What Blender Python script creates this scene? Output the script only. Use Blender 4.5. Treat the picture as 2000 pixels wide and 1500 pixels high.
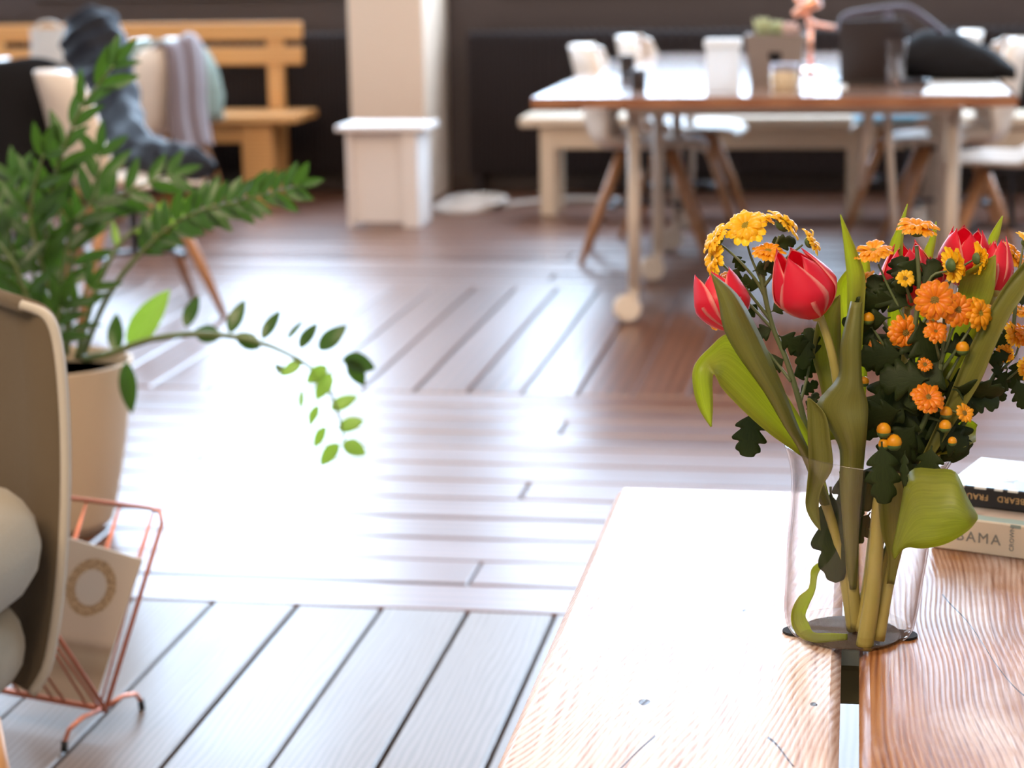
import bpy, bmesh, math, random
from mathutils import Vector, Matrix, Euler
rnd = random.Random(7)
S = bpy.context.scene
COL = S.collection
for o in list(bpy.data.objects):
    bpy.data.objects.remove(o)

# ------------------------------------------------------------------ camera
FPX, CAMH = 4000.0, 1.2
YAW, PITCH, ROLL = math.radians(9.593), math.radians(12.0227), math.radians(0.95)
W = Vector((-math.sin(YAW)*math.cos(PITCH), math.cos(YAW)*math.cos(PITCH), -math.sin(PITCH)))
R0 = Vector((math.cos(YAW), math.sin(YAW), 0)); U0 = R0.cross(W)
RV = math.cos(ROLL)*R0 - math.sin(ROLL)*U0
UV = math.sin(ROLL)*R0 + math.cos(ROLL)*U0
EYE = Vector((0, 0, CAMH))
cd = bpy.data.cameras.new('camera'); cam = bpy.data.objects.new('camera', cd); COL.objects.link(cam)
cam.matrix_world = Matrix(((RV.x, UV.x, -W.x, 0), (RV.y, UV.y, -W.y, 0), (RV.z, UV.z, -W.z, CAMH), (0, 0, 0, 1)))
cd.sensor_width = 36; cd.lens = FPX/2000*36; cd.clip_end = 100; cd.clip_start = .05
cd.dof.use_dof = True; cd.dof.focus_distance = 2.06; cd.dof.aperture_fstop = 5.2
S.camera = cam

def ray(px, py):
    return (px-1000)/FPX*RV - (py-750)/FPX*UV + W
def at(px, py, Y):                       # point of the view ray at depth Y
    d = ray(px, py); return EYE + d*(Y/d.y)
def atz(px, py, z):                      # point of the view ray at height z
    d = ray(px, py); return EYE + d*((z-CAMH)/d.z)

# ------------------------------------------------------------------ light
w = bpy.data.worlds.new('sky'); S.world = w; w.use_nodes = True
bg = w.node_tree.nodes['Background']; bg.inputs[0].default_value = (.60, .775, 1.0, 1); bg.inputs[1].default_value = 25.5
S.view_settings.view_transform = 'Standard'; S.view_settings.look = 'None'
S.view_settings.gamma = 1; S.view_settings.exposure = 0.0
try: S.view_settings.use_curve_mapping = False
except Exception: pass
S.cycles.max_bounces = 10; S.cycles.transparent_max_bounces = 24; S.cycles.diffuse_bounces = 5
S.cycles.use_denoising = True
S.cycles.sample_clamp_indirect = 8
WIN = [(-7.2, -4.75), (-4.15, -2.36), (-1.73, .75), (1.35, 3.75)]
SILL, HEAD, WALLY, CEIL = 1.0, 3.7, 10.2, 4.1
def area(name, loc, rot, sx, sy, e, col, portal=False):
    l = bpy.data.lights.new(name, 'AREA'); l.shape = 'RECTANGLE'; l.size = sx; l.size_y = sy; l.energy = e; l.color = col
    if portal: l.cycles.is_portal = True
    o = bpy.data.objects.new(name, l); COL.objects.link(o); o.location = loc; o.rotation_euler = rot; return o
for i, (a, b) in enumerate(WIN):
    area('window_daylight', ((a+b)/2, WALLY+.32, (SILL+HEAD)/2), (math.radians(-90), 0, 0), b-a, HEAD-SILL, 1, (1, 1, 1), True)
# added warm fill lights, out of view overhead and behind the photographer
area('warm_fill', (-1.5, -1.0, 3.95), (math.radians(18), 0, 0), 3.0, 1.2, 300, (1, .76, .52))
area('warm_fill', (-1.6, 4.2, 4.0), (math.radians(12), 0, 0), 3.0, 1.0, 105, (1, .74, .50))
FILL = area('warm_fill', (1.8, 5.0, 4.0), (math.radians(12), 0, 0), 2.0, 1.0, 60, (1, .74, .50))

# ------------------------------------------------------------------ materials
def newmat(name):
    m = bpy.data.materials.new(name); m.use_nodes = True
    nt = m.node_tree; return m, nt, nt.nodes['Principled BSDF']
def P(name, col, rough=.5, metal=0, spec=.5, coat=0, sheen=0, bump=None, vary=None):
    m, nt, p = newmat(name); N = nt.nodes.new; L = nt.links.new
    p.inputs['Base Color'].default_value = (*col, 1); p.inputs['Roughness'].default_value = rough
    p.inputs['Metallic'].default_value = metal; p.inputs['Specular IOR Level'].default_value = spec
    p.inputs['Coat Weight'].default_value = coat
    if sheen: p.inputs['Sheen Weight'].default_value = sheen
    if bump or vary:
        tc = N('ShaderNodeTexCoord'); nz = N('ShaderNodeTexNoise'); L(tc.outputs['Object'], nz.inputs['Vector'])
        nz.inputs['Scale'].default_value = (bump or (40, 0))[0]; nz.inputs['Detail'].default_value = 4
    if bump:
        b = N('ShaderNodeBump'); b.inputs['Strength'].default_value = bump[1]; b.inputs['Distance'].default_value = .004
        L(nz.outputs['Fac'], b.inputs['Height']); L(b.outputs['Normal'], p.inputs['Normal'])
    if vary:
        mx = N('ShaderNodeMix'); mx.data_type = 'RGBA'; L(nz.outputs['Fac'], mx.inputs['Factor'])
        mx.inputs[6].default_value = (*col, 1); mx.inputs[7].default_value = (*vary, 1); L(mx.outputs[2], p.inputs['Base Color'])
    return m
def ramp(nt, stops):
    r = nt.nodes.new('ShaderNodeValToRGB'); e = r.color_ramp.elements
    while len(e) < len(stops): e.new(.5)
    for k, (pos, c) in enumerate(stops):
        e[k].position = pos; e[k].color = (*c, 1)
    return r
def WOOD(name, stops, rough=.4, scale=(1, 1, 1), wave=14, dist=3, bump=.15, axis='X', coat=0, spec=.5, rvar=0):
    """wood grain: wave bands warped by noise, shifted per piece"""
    m, nt, p = newmat(name); N = nt.nodes.new; L = nt.links.new
    tc = N('ShaderNodeTexCoord'); oi = N('ShaderNodeObjectInfo'); mp = N('ShaderNodeMapping')
    L(tc.outputs['Object'], mp.inputs['Vector']); mp.inputs['Scale'].default_value = scale
    vm = N('ShaderNodeVectorMath'); vm.operation = 'MULTIPLY_ADD'
    cb = N('ShaderNodeCombineXYZ'); 
    for i in range(3): L(oi.outputs['Random'], cb.inputs[i])
    L(cb.outputs[0], vm.inputs[0]); vm.inputs[1].default_value = (7, 13, 5); L(mp.outputs[0], vm.inputs[2])
    wv = N('ShaderNodeTexWave'); wv.wave_type = 'BANDS'; wv.bands_direction = axis
    wv.inputs['Scale'].default_value = wave; wv.inputs['Distortion'].default_value = dist; wv.inputs['Detail'].default_value = 3
    wv.inputs['Detail Scale'].default_value = .6
    L(vm.outputs[0], wv.inputs['Vector'])
    nz = N('ShaderNodeTexNoise'); nz.inputs['Scale'].default_value = 3; nz.inputs['Detail'].default_value = 5; L(vm.outputs[0], nz.inputs['Vector'])
    mx = N('ShaderNodeMath'); mx.operation = 'MULTIPLY_ADD'; L(nz.outputs['Fac'], mx.inputs[0]); mx.inputs[1].default_value = .7
    m2 = N('ShaderNodeMath'); m2.operation = 'MULTIPLY_ADD'; L(wv.outputs['Fac'], m2.inputs[0]); m2.inputs[1].default_value = .45; m2.inputs[2].default_value = -.1
    L(m2.outputs[0], mx.inputs[2])
    r = ramp(nt, stops); L(mx.outputs[0], r.inputs['Fac']); L(r.outputs['Color'], p.inputs['Base Color'])
    b = N('ShaderNodeBump'); b.inputs['Strength'].default_value = bump; b.inputs['Distance'].default_value = .003
    L(mx.outputs[0], b.inputs['Height']); L(b.outputs['Normal'], p.inputs['Normal'])
    p.inputs['Roughness'].default_value = rough; p.inputs['Coat Weight'].default_value = coat; p.inputs['Specular IOR Level'].default_value = spec
    if rvar:
        rm = N('ShaderNodeMapRange'); L(nz.outputs['Fac'], rm.inputs['Value']); rm.inputs['From Min'].default_value = .3; rm.inputs['From Max'].default_value = .7
        rm.inputs['To Min'].default_value = rough-rvar; rm.inputs['To Max'].default_value = rough+rvar; L(rm.outputs[0], p.inputs['Roughness'])
    return m
def LEAF(name, c1, c2, trans, rough=.35, tmix=.45, vein=True):
    """thin leaf or petal: glossy front, light passes through"""
    m, nt, p = newmat(name); N = nt.nodes.new; L = nt.links.new
    uv = N('ShaderNodeTexCoord'); nz = N('ShaderNodeTexNoise'); mp = N('ShaderNodeMapping'); mp.inputs['Scale'].default_value = (22, 1.2, 1)
    L(uv.outputs['UV'], mp.inputs['Vector']); L(mp.outputs[0], nz.inputs['Vector']); nz.inputs['Scale'].default_value = 2.2
    r = ramp(nt, [(.3, c1), (.7, c2)]); L(nz.outputs['Fac'], r.inputs['Fac']); L(r.outputs['Color'], p.inputs['Base Color'])
    p.inputs['Roughness'].default_value = rough
    if vein:
        b = N('ShaderNodeBump'); b.inputs['Strength'].default_value = .25; b.inputs['Distance'].default_value = .001; L(nz.outputs['Fac'], b.inputs['Height']); L(b.outputs['Normal'], p.inputs['Normal'])
    t = N('ShaderNodeBsdfTranslucent')
    r3 = ramp(nt, [(.3, tuple(v*.8 for v in trans)), (.7, trans)]); L(nz.outputs['Fac'], r3.inputs['Fac']); L(r3.outputs['Color'], t.inputs['Color'])
    mx = N('ShaderNodeMixShader'); mx.inputs[0].default_value = tmix
    L(p.outputs[0], mx.inputs[1]); L(t.outputs[0], mx.inputs[2]); L(mx.outputs[0], nt.nodes['Material Output'].inputs['Surface'])
    return m
def PETAL(name, mid, edge, trans_mid, trans_edge, tmix=.4, rough=.4, w0=.62, namp=.3, ww=.42):
    """petal coloured along its margin (UV across the petal)"""
    m, nt, p = newmat(name); N = nt.nodes.new; L = nt.links.new
    tc = N('ShaderNodeTexCoord'); sp = N('ShaderNodeSeparateXYZ'); L(tc.outputs['UV'], sp.inputs[0])
    a = N('ShaderNodeMath'); a.operation = 'SUBTRACT'; L(sp.outputs['X'], a.inputs[0]); a.inputs[1].default_value = .5
    b = N('ShaderNodeMath'); b.operation = 'ABSOLUTE'; L(a.outputs[0], b.inputs[0])
    c = N('ShaderNodeMath'); c.operation = 'MULTIPLY'; L(b.outputs[0], c.inputs[0]); c.inputs[1].default_value = 2
    mp = N('ShaderNodeMapping'); mp.inputs['Scale'].default_value = (30, 1.5, 1); nz = N('ShaderNodeTexNoise'); L(tc.outputs['UV'], mp.inputs['Vector']); L(mp.outputs[0], nz.inputs['Vector']); nz.inputs['Scale'].default_value = 2
    d = N('ShaderNodeMath'); d.operation = 'MULTIPLY_ADD'; L(nz.outputs['Fac'], d.inputs[0]); d.inputs[1].default_value = namp; L(c.outputs[0], d.inputs[2])
    r = ramp(nt, [(w0, mid), (min(1, w0+ww), edge)]); L(d.outputs[0], r.inputs['Fac']); L(r.outputs['Color'], p.inputs['Base Color'])
    r2 = ramp(nt, [(w0, trans_mid), (min(1, w0+ww), trans_edge)]); L(d.outputs[0], r2.inputs['Fac'])
    t = N('ShaderNodeBsdfTranslucent'); L(r2.outputs['Color'], t.inputs['Color'])
    p.inputs['Roughness'].default_value = rough
    mx = N('ShaderNodeMixShader'); mx.inputs[0].default_value = tmix
    L(p.outputs[0], mx.inputs[1]); L(t.outputs[0], mx.inputs[2]); L(mx.outputs[0], nt.nodes['Material Output'].inputs['Surface'])
    return m
def GLASS(name, tint, edge, refl=1.0):
    """thin clear glass wall: passes light straight, mirrors at grazing angles"""
    m, nt, p = newmat(name); N = nt.nodes.new; L = nt.links.new; nt.nodes.remove(p)
    lw = N('ShaderNodeLayerWeight'); lw.inputs['Blend'].default_value = .35
    r = ramp(nt, [(.35, tint), (.97, edge)]); L(lw.outputs['Facing'], r.inputs['Fac'])
    tr = N('ShaderNodeBsdfTransparent'); L(r.outputs['Color'], tr.inputs['Color'])
    gl = N('ShaderNodeBsdfGlossy'); gl.inputs['Roughness'].default_value = .03; gl.inputs['Color'].default_value = (1, 1, 1, 1)
    pw = N('ShaderNodeMath'); pw.operation = 'POWER'; lw2 = N('ShaderNodeLayerWeight'); lw2.inputs['Blend'].default_value = .5
    L(lw2.outputs['Facing'], pw.inputs[0]); pw.inputs[1].default_value = 4.5
    mu = N('ShaderNodeMath'); mu.operation = 'MULTIPLY_ADD'; L(pw.outputs[0], mu.inputs[0]); mu.inputs[1].default_value = .45*refl; mu.inputs[2].default_value = .02*refl
    mx = N('ShaderNodeMixShader'); L(mu.outputs[0], mx.inputs[0]); L(tr.outputs[0], mx.inputs[1]); L(gl.outputs[0], mx.inputs[2])
    L(mx.outputs[0], nt.nodes['Material Output'].inputs['Surface'])
    return m

M = {}
M['board'] = WOOD('floor_wood', [(.15, (.070, .022, .009)), (.5, (.13, .044, .018)), (.85, (.19, .072, .032))], rough=.34, scale=(1, .12, 1), wave=9, dist=5, bump=.12, spec=.95, rvar=.06)
M['board_x'] = WOOD('floor_wood_crosswise', [(.15, (.070, .022, .009)), (.5, (.13, .044, .018)), (.85, (.19, .072, .032))], rough=.34, scale=(.12, 1, 1), wave=9, dist=5, bump=.12, axis='Y', spec=.95, rvar=.06)
M['board_glare'] = WOOD('glare_grey_floor_wood', [(.15, (.10, .066, .048)), (.5, (.155, .112, .088)), (.85, (.205, .16, .135))], rough=.40, scale=(1, .15, 1), wave=26, dist=9, bump=.03, spec=.65, rvar=.06)  # paler grey base colour stands in for window glare on the near boards
M['joint'] = P('floor_joint', (.018, .011, .008), .9)
M['wallpaint'] = P('warm_white_paint', (.78, .72, .66), .85)
M['ceilpaint'] = P('ceiling_paint', (.82, .80, .77), .9)
M['darkwall'] = P('dark_brown_paint', (.048, .030, .026), .55, bump=(30, .05))
M['radiator'] = P('radiator_paint', (.021, .013, .012), .6, spec=.25)
M['cream'] = P('column_paint', (.72, .55, .42), .6, bump=(60, .04))
M['winframe'] = P('window_frame_paint', (.72, .70, .66), .4)
M['pane'] = GLASS('window_glass', (.97, .98, .98), (.8, .85, .85), 1.0)
M['base'] = P('baseboard_paint', (.05, .028, .018), .5)
M['plank'] = None

# ------------------------------------------------------------------ mesh helpers
class MB:
    def __init__(s): s.v = []; s.f = []; s.uv = []
    def add(s, vs, fs, uvs=None):
        o = len(s.v); s.v += [tuple(a) for a in vs]; s.f += [tuple(i+o for i in f) for f in fs]
        s.uv += (list(uvs) if uvs else [(0, 0)]*len(vs)); return s
    def box(s, a, b, ch=0.0):
        x0, y0, z0 = a; x1, y1, z1 = b
        if x1 < x0: x0, x1 = x1, x0
        if y1 < y0: y0, y1 = y1, y0
        if z1 < z0: z0, z1 = z1, z0
        if ch <= 0:
            return s.add([(x0,y0,z0),(x1,y0,z0),(x1,y1,z0),(x0,y1,z0),(x0,y0,z1),(x1,y0,z1),(x1,y1,z1),(x0,y1,z1)],
                         [(0,3,2,1),(4,5,6,7),(0,1,5,4),(1,2,6,5),(2,3,7,6),(3,0,4,7)])
        bm = bmesh.new(); bmesh.ops.create_cube(bm, size=1)
        for v in bm.verts: v.co = ((x0+x1)/2+v.co.x*(x1-x0), (y0+y1)/2+v.co.y*(y1-y0), (z0+z1)/2+v.co.z*(z1-z0))
        seg = 1 if ch < .012 else 4
        bmesh.ops.bevel(bm, geom=bm.edges[:], offset=min(ch, .49*min(x1-x0, y1-y0, z1-z0)), segments=seg, affect='EDGES', profile=.5)
        bm.verts.index_update(); s.add([v.co[:] for v in bm.verts], [[v.index for v in f.verts] for f in bm.faces]); bm.free(); return s
    def grid(s, rows, close=False):
        n, m = len(rows), len(rows[0]); vs = [p for r in rows for p in r]
        uv = [(j/(m-1), i/(n-1)) for i in range(n) for j in range(m)]
        fs = [(i*m+j, i*m+(j+1) % m, (i+1)*m+(j+1) % m, (i+1)*m+j) for i in range(n-1) for j in range(m if close else m-1)]
        return s.add(vs, fs, uv)
    def tube(s, pts, rad, n=8, cap=True):
        pts = [Vector(p) for p in pts]
        if not hasattr(rad, '__len__'): rad = [rad]*len(pts)
        rows = []; up = Vector((0, 0, 1)); t0 = (pts[1]-pts[0]).normalized()
        a = t0.cross(up if abs(t0.z) < .9 else Vector((1, 0, 0))).normalized()
        for i, p in enumerate(pts):
            t = (pts[min(i+1, len(pts)-1)]-pts[max(i-1, 0)]).normalized()
            a = (a - t*a.dot(t)).normalized(); b = t.cross(a)
            rows.append([p + rad[i]*(math.cos(k*2*math.pi/n)*a + math.sin(k*2*math.pi/n)*b) for k in range(n)])
        o = len(s.v); s.grid(rows, True)
        if cap:
            s.f.append(tuple(o+k for k in reversed(range(n)))); s.f.append(tuple(o+(len(pts)-1)*n+k for k in range(n)))
        return s
    def lathe(s, prof, n=24, c=(0, 0, 0)):
        c = Vector(c); o = len(s.v)
        s.grid([[c+Vector((r*math.cos(k*2*math.pi/n), r*math.sin(k*2*math.pi/n), z)) for k in range(n)] for r, z in prof], True)
        if prof[0][0] > 1e-6: s.f.append(tuple(o+k for k in reversed(range(n))))
        if prof[-1][0] > 1e-6: s.f.append(tuple(o+(len(prof)-1)*n+k for k in range(n)))
        return s
    def ball(s, c, r, n=10, sc=(1, 1, 1)):
        c = Vector(c)
        s.grid([[c+Vector((r*sc[0]*math.sin(i*math.pi/n)*math.cos(k*2*math.pi/(n*2)), r*sc[1]*math.sin(i*math.pi/n)*math.sin(k*2*math.pi/(n*2)), -r*sc[2]*math.cos(i*math.pi/n))) for k in range(n*2)] for i in range(n+1)], True)
        return s
    def mesh(s, name, mat, smooth=False):
        me = bpy.data.meshes.new(name); me.from_pydata(s.v, [], s.f); me.update()
        ul = me.uv_layers.new(name='UVMap')
        for l in me.loops: ul.data[l.index].uv = s.uv[l.vertex_index]
        if smooth:
            me.polygons.foreach_set('use_smooth', [True]*len(me.polygons))
            if smooth == 'auto': me.set_sharp_from_angle(angle=math.radians(40))
        me.materials.append(mat); return me
    def build(s, name, mat, parent=None, smooth=False, world=True, solid=0, sub=0):
        """link as one object; with world=True the vertices are given in world space"""
        if parent is not None and world:
            q = parent; off = Vector()
            while q is not None: off += q.location; q = q.parent
            s.v = [tuple(Vector(a)-off) for a in s.v]
        o = bpy.data.objects.new(name, s.mesh(name, mat, smooth)); COL.objects.link(o); o.parent = parent
        if sub: md = o.modifiers.new('sub', 'SUBSURF'); md.levels = md.render_levels = sub
        if solid: md = o.modifiers.new('solid', 'SOLIDIFY'); md.thickness = solid; md.offset = 0
        return o
def tag(o, label=None, cat=None, group=None, kind=None):
    if label: o['label'] = label
    if cat: o['category'] = cat
    if group: o['group'] = group
    if kind: o['kind'] = kind
    return o
def thing(name, loc, label, cat, group=None, rz=0):
    o = bpy.data.objects.new(name, None); COL.objects.link(o); o.location = loc; o.rotation_euler = (0, 0, rz); o.empty_display_size = .1
    return tag(o, label, cat, group)
def copytree(o, parent=None):
    c = o.copy(); COL.objects.link(c); c.parent = parent
    for ch in list(o.children): copytree(ch, c)
    return c
def crom(pts, n):
    """Catmull-Rom through tuples of any length"""
    out = []; L = len(pts)
    for i in range(L-1):
        p0, p1, p2, p3 = pts[max(i-1, 0)], pts[i], pts[i+1], pts[min(i+2, L-1)]
        for k in range(n):
            t = k/n
            out.append(tuple(.5*((2*b)+(c-a)*t+(2*a-5*b+4*c-d)*t*t+(3*b-a-3*c+d)*t**3) for a, b, c, d in zip(p0, p1, p2, p3)))
    out.append(tuple(pts[-1])); return out
def V(*a): return Vector(a)

# ------------------------------------------------------------------ setting
fl = MB().box((-8, -4, -.12), (5, WALLY, -.024)).build('floor', M['joint']); tag(fl, 'dark gaps under the plank floor', None, None, 'structure')
fl['label'] = 'brown varnished plank floor laid in alternating directions'
bmesh_cache = {}
def board(x0, x1, y0, y1, mat, dz):
    key = (round(x1-x0, 3), round(y1-y0, 3), mat)
    if key not in bmesh_cache:
        hx, hy = (x1-x0)/2, (y1-y0)/2; c = .004
        mb = MB(); mb.add([(-hx,-hy,-.03),(hx,-hy,-.03),(hx,hy,-.03),(-hx,hy,-.03),(-hx,-hy,-c),(hx,-hy,-c),(hx,hy,-c),(-hx,hy,-c),
                           (-hx+c,-hy+c,0),(hx-c,-hy+c,0),(hx-c,hy-c,0),(-hx+c,hy-c,0)],
                          [(0,3,2,1),(8,9,10,11),(0,1,5,4),(1,2,6,5),(2,3,7,6),(3,0,4,7),(4,5,9,8),(5,6,10,9),(6,7,11,10),(7,4,8,11)])
        bmesh_cache[key] = mb.mesh('board', M[mat])
    o = bpy.data.objects.new('board', bmesh_cache[key]); COL.objects.link(o); o.parent = fl
    o.location = ((x0+x1)/2, (y0+y1)/2, dz); return o
PW, GAP = .163, .007
ZB = [3.565, 5.44, 7.22]
k = 0; x = -.533 + 19*PW
while x > -4.6:                                                     # nearest field: boards run away from the photographer
    board(x-PW+GAP, x, .6, ZB[0]-.004, 'board_glare', rnd.uniform(-.002, 0)); x -= PW
y = ZB[0]; k = 0
while y < ZB[1]-.05:                                                # second field: boards across the room
    wd = (ZB[1]-ZB[0])/12
    js = [-5.2, [-2.1, -.72, -1.55, -2.8][k % 4], [1.6, 2.4, .9][k % 3], 4.2]
    for a, b in zip(js, js[1:]): board(a, b-.004, y, y+wd-GAP, 'board_x', rnd.uniform(-.002, 0))
    y += wd; k += 1
x = 2.6
while x > -4.6:
    board(x-.152+.0045, x, ZB[1], ZB[2]-.004, 'board', rnd.uniform(-.002, 0)); x -= .152
y = ZB[2]; k = 0
while y < WALLY-.05:
    wd = (WALLY-ZB[2])/18
    js = [-6.0, [-2.6, -1.1, -3.3][k % 3], [.8, 1.7][k % 2], 4.4]
    for a, b in zip(js, js[1:]): board(a, b-.004, y, y+wd-GAP, 'board_x', rnd.uniform(-.002, 0))
    y += wd; k += 1
# back wall with window openings
mb = MB(); TH = .3
mb.box((-8, WALLY, -.12), (5, WALLY+TH, SILL)); mb.box((-8, WALLY, HEAD), (5, WALLY+TH, CEIL))
xs = [-8] + [q for ab in WIN for q in ab] + [5]
for a, b in zip(xs[0::2], xs[1::2]): mb.box((a, WALLY, SILL), (b, WALLY+TH, HEAD))
tag(mb.build('wall_back', M['darkwall']), 'dark brown wall behind the radiators', None, None, 'structure')
for nm, a, b in (('wall_left', (-8.2, -4, -.12), (-8, WALLY+TH, CEIL)), ('wall_right', (5, -4, -.12), (5.2, WALLY+TH, CEIL)), ('wall_front', (-8, -4.2, -.12), (5, -4, CEIL))):
    tag(MB().box(a, b).build(nm, M['wallpaint']), 'warm white painted wall', None, None, 'structure')
tag(MB().box((-8, -4, CEIL), (5, WALLY+TH, CEIL+.1)).build('ceiling', M['ceilpaint']), 'white ceiling', None, None, 'structure')
for i, (a, b) in enumerate(WIN):
    r = thing('window_%d' % (i+1), ((a+b)/2, WALLY+.15, SILL), 'tall painted window above the radiators', None); r['kind'] = 'structure'
    yy = WALLY+.12
    f = MB(); f.box((a, yy, SILL), (a+.06, yy+.07, HEAD)); f.box((b-.06, yy, SILL), (b, yy+.07, HEAD))
    f.box((a, yy, HEAD-.06), (b, yy+.07, HEAD)); f.box((a, yy, SILL), (b, yy+.07, SILL+.06)); f.build('window_frame', M['winframe'], r)
    n = 2
    for k in range(1, n):
        xx = a+(b-a)*k/n; MB().box((xx-.022, yy, SILL+.06), (xx+.022, yy+.07, HEAD-.06)).build('mullion', M['winframe'], r)
    MB().box((a+.06, yy+.01, 2.92), (b-.06, yy+.06, 3.04)).build('transom', M['winframe'], r)
    MB().box((a+.05, yy+.03, SILL+.05), (b-.05, yy+.036, HEAD-.05)).build('window_pane', M['pane'], r)
    MB().box((a-.03, WALLY-.03, SILL-.03), (b+.03, yy, SILL), .005).build('window_sill', M['darkwall'], r)
tag(MB().box((-8, WALLY-.02, 0), (5, WALLY, .09), .004).build('baseboard_back', M['base']), 'dark skirting under the radiators', None, None, 'structure')
c = MB().box((-2.385, 9.6, 0), (-2.02, WALLY, CEIL), .012); tag(c.build('column', M['cream'], smooth='auto'), 'cream painted square column by the white stool', None, None, 'structure')

# radiators under the windows: a row of cast sections each
sec = MB().box((-.019, -.055, .10), (.019, .055, .80), .011).mesh('radiator_section', M['radiator'], 'auto')
foot = None
def radiator(x0, x1, label):
    r = thing('radiator', ((x0+x1)/2, WALLY-.12, 0), label, 'radiator', 'dark column radiators along the back wall'); y = WALLY-.12
    n = int((x1-x0)/.046)
    for i in range(n):
        o = bpy.data.objects.new('section', sec); COL.objects.link(o); o.parent = r; o.location = (x0+.023+i*.046-r.location.x, 0, 0)
    MB().tube([(x0, y, .15), (x1, y, .15)], .014, 8).build('pipe', M['radiator'], r, True)
    MB().tube([(x0, y, .75), (x1, y, .75)], .014, 8).build('pipe', M['radiator'], r, True)
    for q in (x0+.05, (x0+x1)/2, x1-.05): MB().box((q-.02, y-.04, 0), (q+.02, y+.04, .11)).build('foot', M['radiator'], r)
radiator(-4.6, -2.46, 'dark ribbed radiator behind the wooden bench, left of the column')
radiator(-1.90, .30, 'dark ribbed radiator right of the column behind the pale bench')
radiator(.36, 2.2, 'dark ribbed radiator behind the black bag at the right edge')

# ------------------------------------------------------------------ coffee table
def plankmat(name, wash, tilt, spec, dim=1.0):
    """sawn plank: fine growth-ring lines along the length, worn whitewash, hair cracks and small dark nicks"""
    m, nt, p = newmat(name); N = nt.nodes.new; L = nt.links.new
    def mth(op, *q):
        n = N('ShaderNodeMath'); n.operation = op
        for i, v in enumerate(q):
            if isinstance(v, (int, float)): n.inputs[i].default_value = v
            else: L(v, n.inputs[i])
        return n.outputs[0]
    def noise(scale, detail, stretch, off=0):
        mp = N('ShaderNodeMapping'); mp.inputs['Scale'].default_value = stretch; mp.inputs['Location'].default_value = (off, off*1.7, 0); L(tc.outputs['Object'], mp.inputs['Vector'])
        n = N('ShaderNodeTexNoise'); n.inputs['Scale'].default_value = scale; n.inputs['Detail'].default_value = detail; L(mp.outputs[0], n.inputs['Vector']); return n.outputs['Fac']
    tc = N('ShaderNodeTexCoord'); sp = N('ShaderNodeSeparateXYZ'); L(tc.outputs['Object'], sp.inputs[0]); X, Y = sp.outputs['X'], sp.outputs['Y']
    warp = noise(5, 1.5, (1, .35, 1)); fine = noise(70, 5, (2.2, .10, 1)); big = noise(5, 6, (1, .6, 1), 3.3); mid = noise(16, 4, (1, .25, 1), 7.1)
    ph = mth('MULTIPLY_ADD', X, 1000.0, mth('MULTIPLY_ADD', Y, -1000*math.tan(tilt), mth('MULTIPLY_ADD', mid, 4.0, mth('MULTIPLY', warp, 95.0))))
    ring = mth('MULTIPLY_ADD', mth('SINE', ph), .5, .5)
    h = mth('ADD', mth('MULTIPLY', mth('SUBTRACT', ring, .5), mth('MULTIPLY_ADD', mid, .62, -.06)), mth('MULTIPLY_ADD', fine, .75, .13))
    r = ramp(nt, [(q_, tuple(v*dim for v in c_)) for q_, c_ in [(.18, (.22, .072, .024)), (.45, (.43, .175, .062)), (.7, (.56, .27, .115)), (.95, (.64, .37, .20))]]); L(h, r.inputs['Fac'])
    wr = ramp(nt, [(.62-wash*.42, (0, 0, 0)), (.80-wash*.35, (1, 1, 1))]); L(big, wr.inputs['Fac'])
    wh = ramp(nt, [(.30, (0, 0, 0)), (.62, (1, 1, 1))]); L(mth('MULTIPLY_ADD', mid, .35, mth('MULTIPLY', h, .75)), wh.inputs['Fac'])
    mx = N('ShaderNodeMix'); mx.data_type = 'RGBA'; L(mth('MULTIPLY', wr.outputs['Color'], wh.outputs['Color']), mx.inputs['Factor'])
    L(r.outputs['Color'], mx.inputs[6]); mx.inputs[7].default_value = (.72, .58, .52, 1)
    cr = noise(2.6, 2.2, (1.3, .20, 1), 11.3); crack = mth('MULTIPLY', mth('LESS_THAN', mth('ABSOLUTE', mth('SUBTRACT', cr, .52)), .0011), mth('GREATER_THAN', warp, .50))
    nk = noise(38, 0, (1, .55, 1), 5.2); nick = mth('GREATER_THAN', nk, .845)
    dk = mth('MAXIMUM', crack, nick)
    m2 = N('ShaderNodeMix'); m2.data_type = 'RGBA'; L(dk, m2.inputs['Factor']); L(mx.outputs[2], m2.inputs[6]); m2.inputs[7].default_value = (.05, .02, .012, 1)
    L(m2.outputs[2], p.inputs['Base Color'])
    b = N('ShaderNodeBump'); b.inputs['Strength'].default_value = .42; b.inputs['Distance'].default_value = .0016; L(h, b.inputs['Height']); L(b.outputs['Normal'], p.inputs['Normal'])
    L(mth('MULTIPLY_ADD', h, -.12, .34), p.inputs['Roughness']); p.inputs['Specular IOR Level'].default_value = spec
    return m
M['plank'] = plankmat('weathered_whitewashed_plank', .75, math.radians(11), .085, .85); M['plank2'] = plankmat('weathered_orange_plank', .22, math.radians(-3), .075, .72)
M['darkbatten'] = P('batten_wood', (.17, .16, .085), .8, spec=.1)
CT = .5
t = thing('coffee_table', (0, 1.9, 0), 'low coffee table of thick weathered wooden planks under the flower vase', 'table')
for x0, x1 in ((-.302, -.004), (.014, .318), (.334, .64)):
    MB().box((x0, 1.15, CT-.042), (x1, 2.615, CT), .010).build('plank', M['plank' if x0 < -.1 else 'plank2'], t, 'auto')
for yy in (1.40, 2.10, 2.50): MB().box((-.27, yy-.035, CT-.085), (.61, yy+.035, CT-.0425), .004).build('batten', M['darkbatten'], t)
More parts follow.
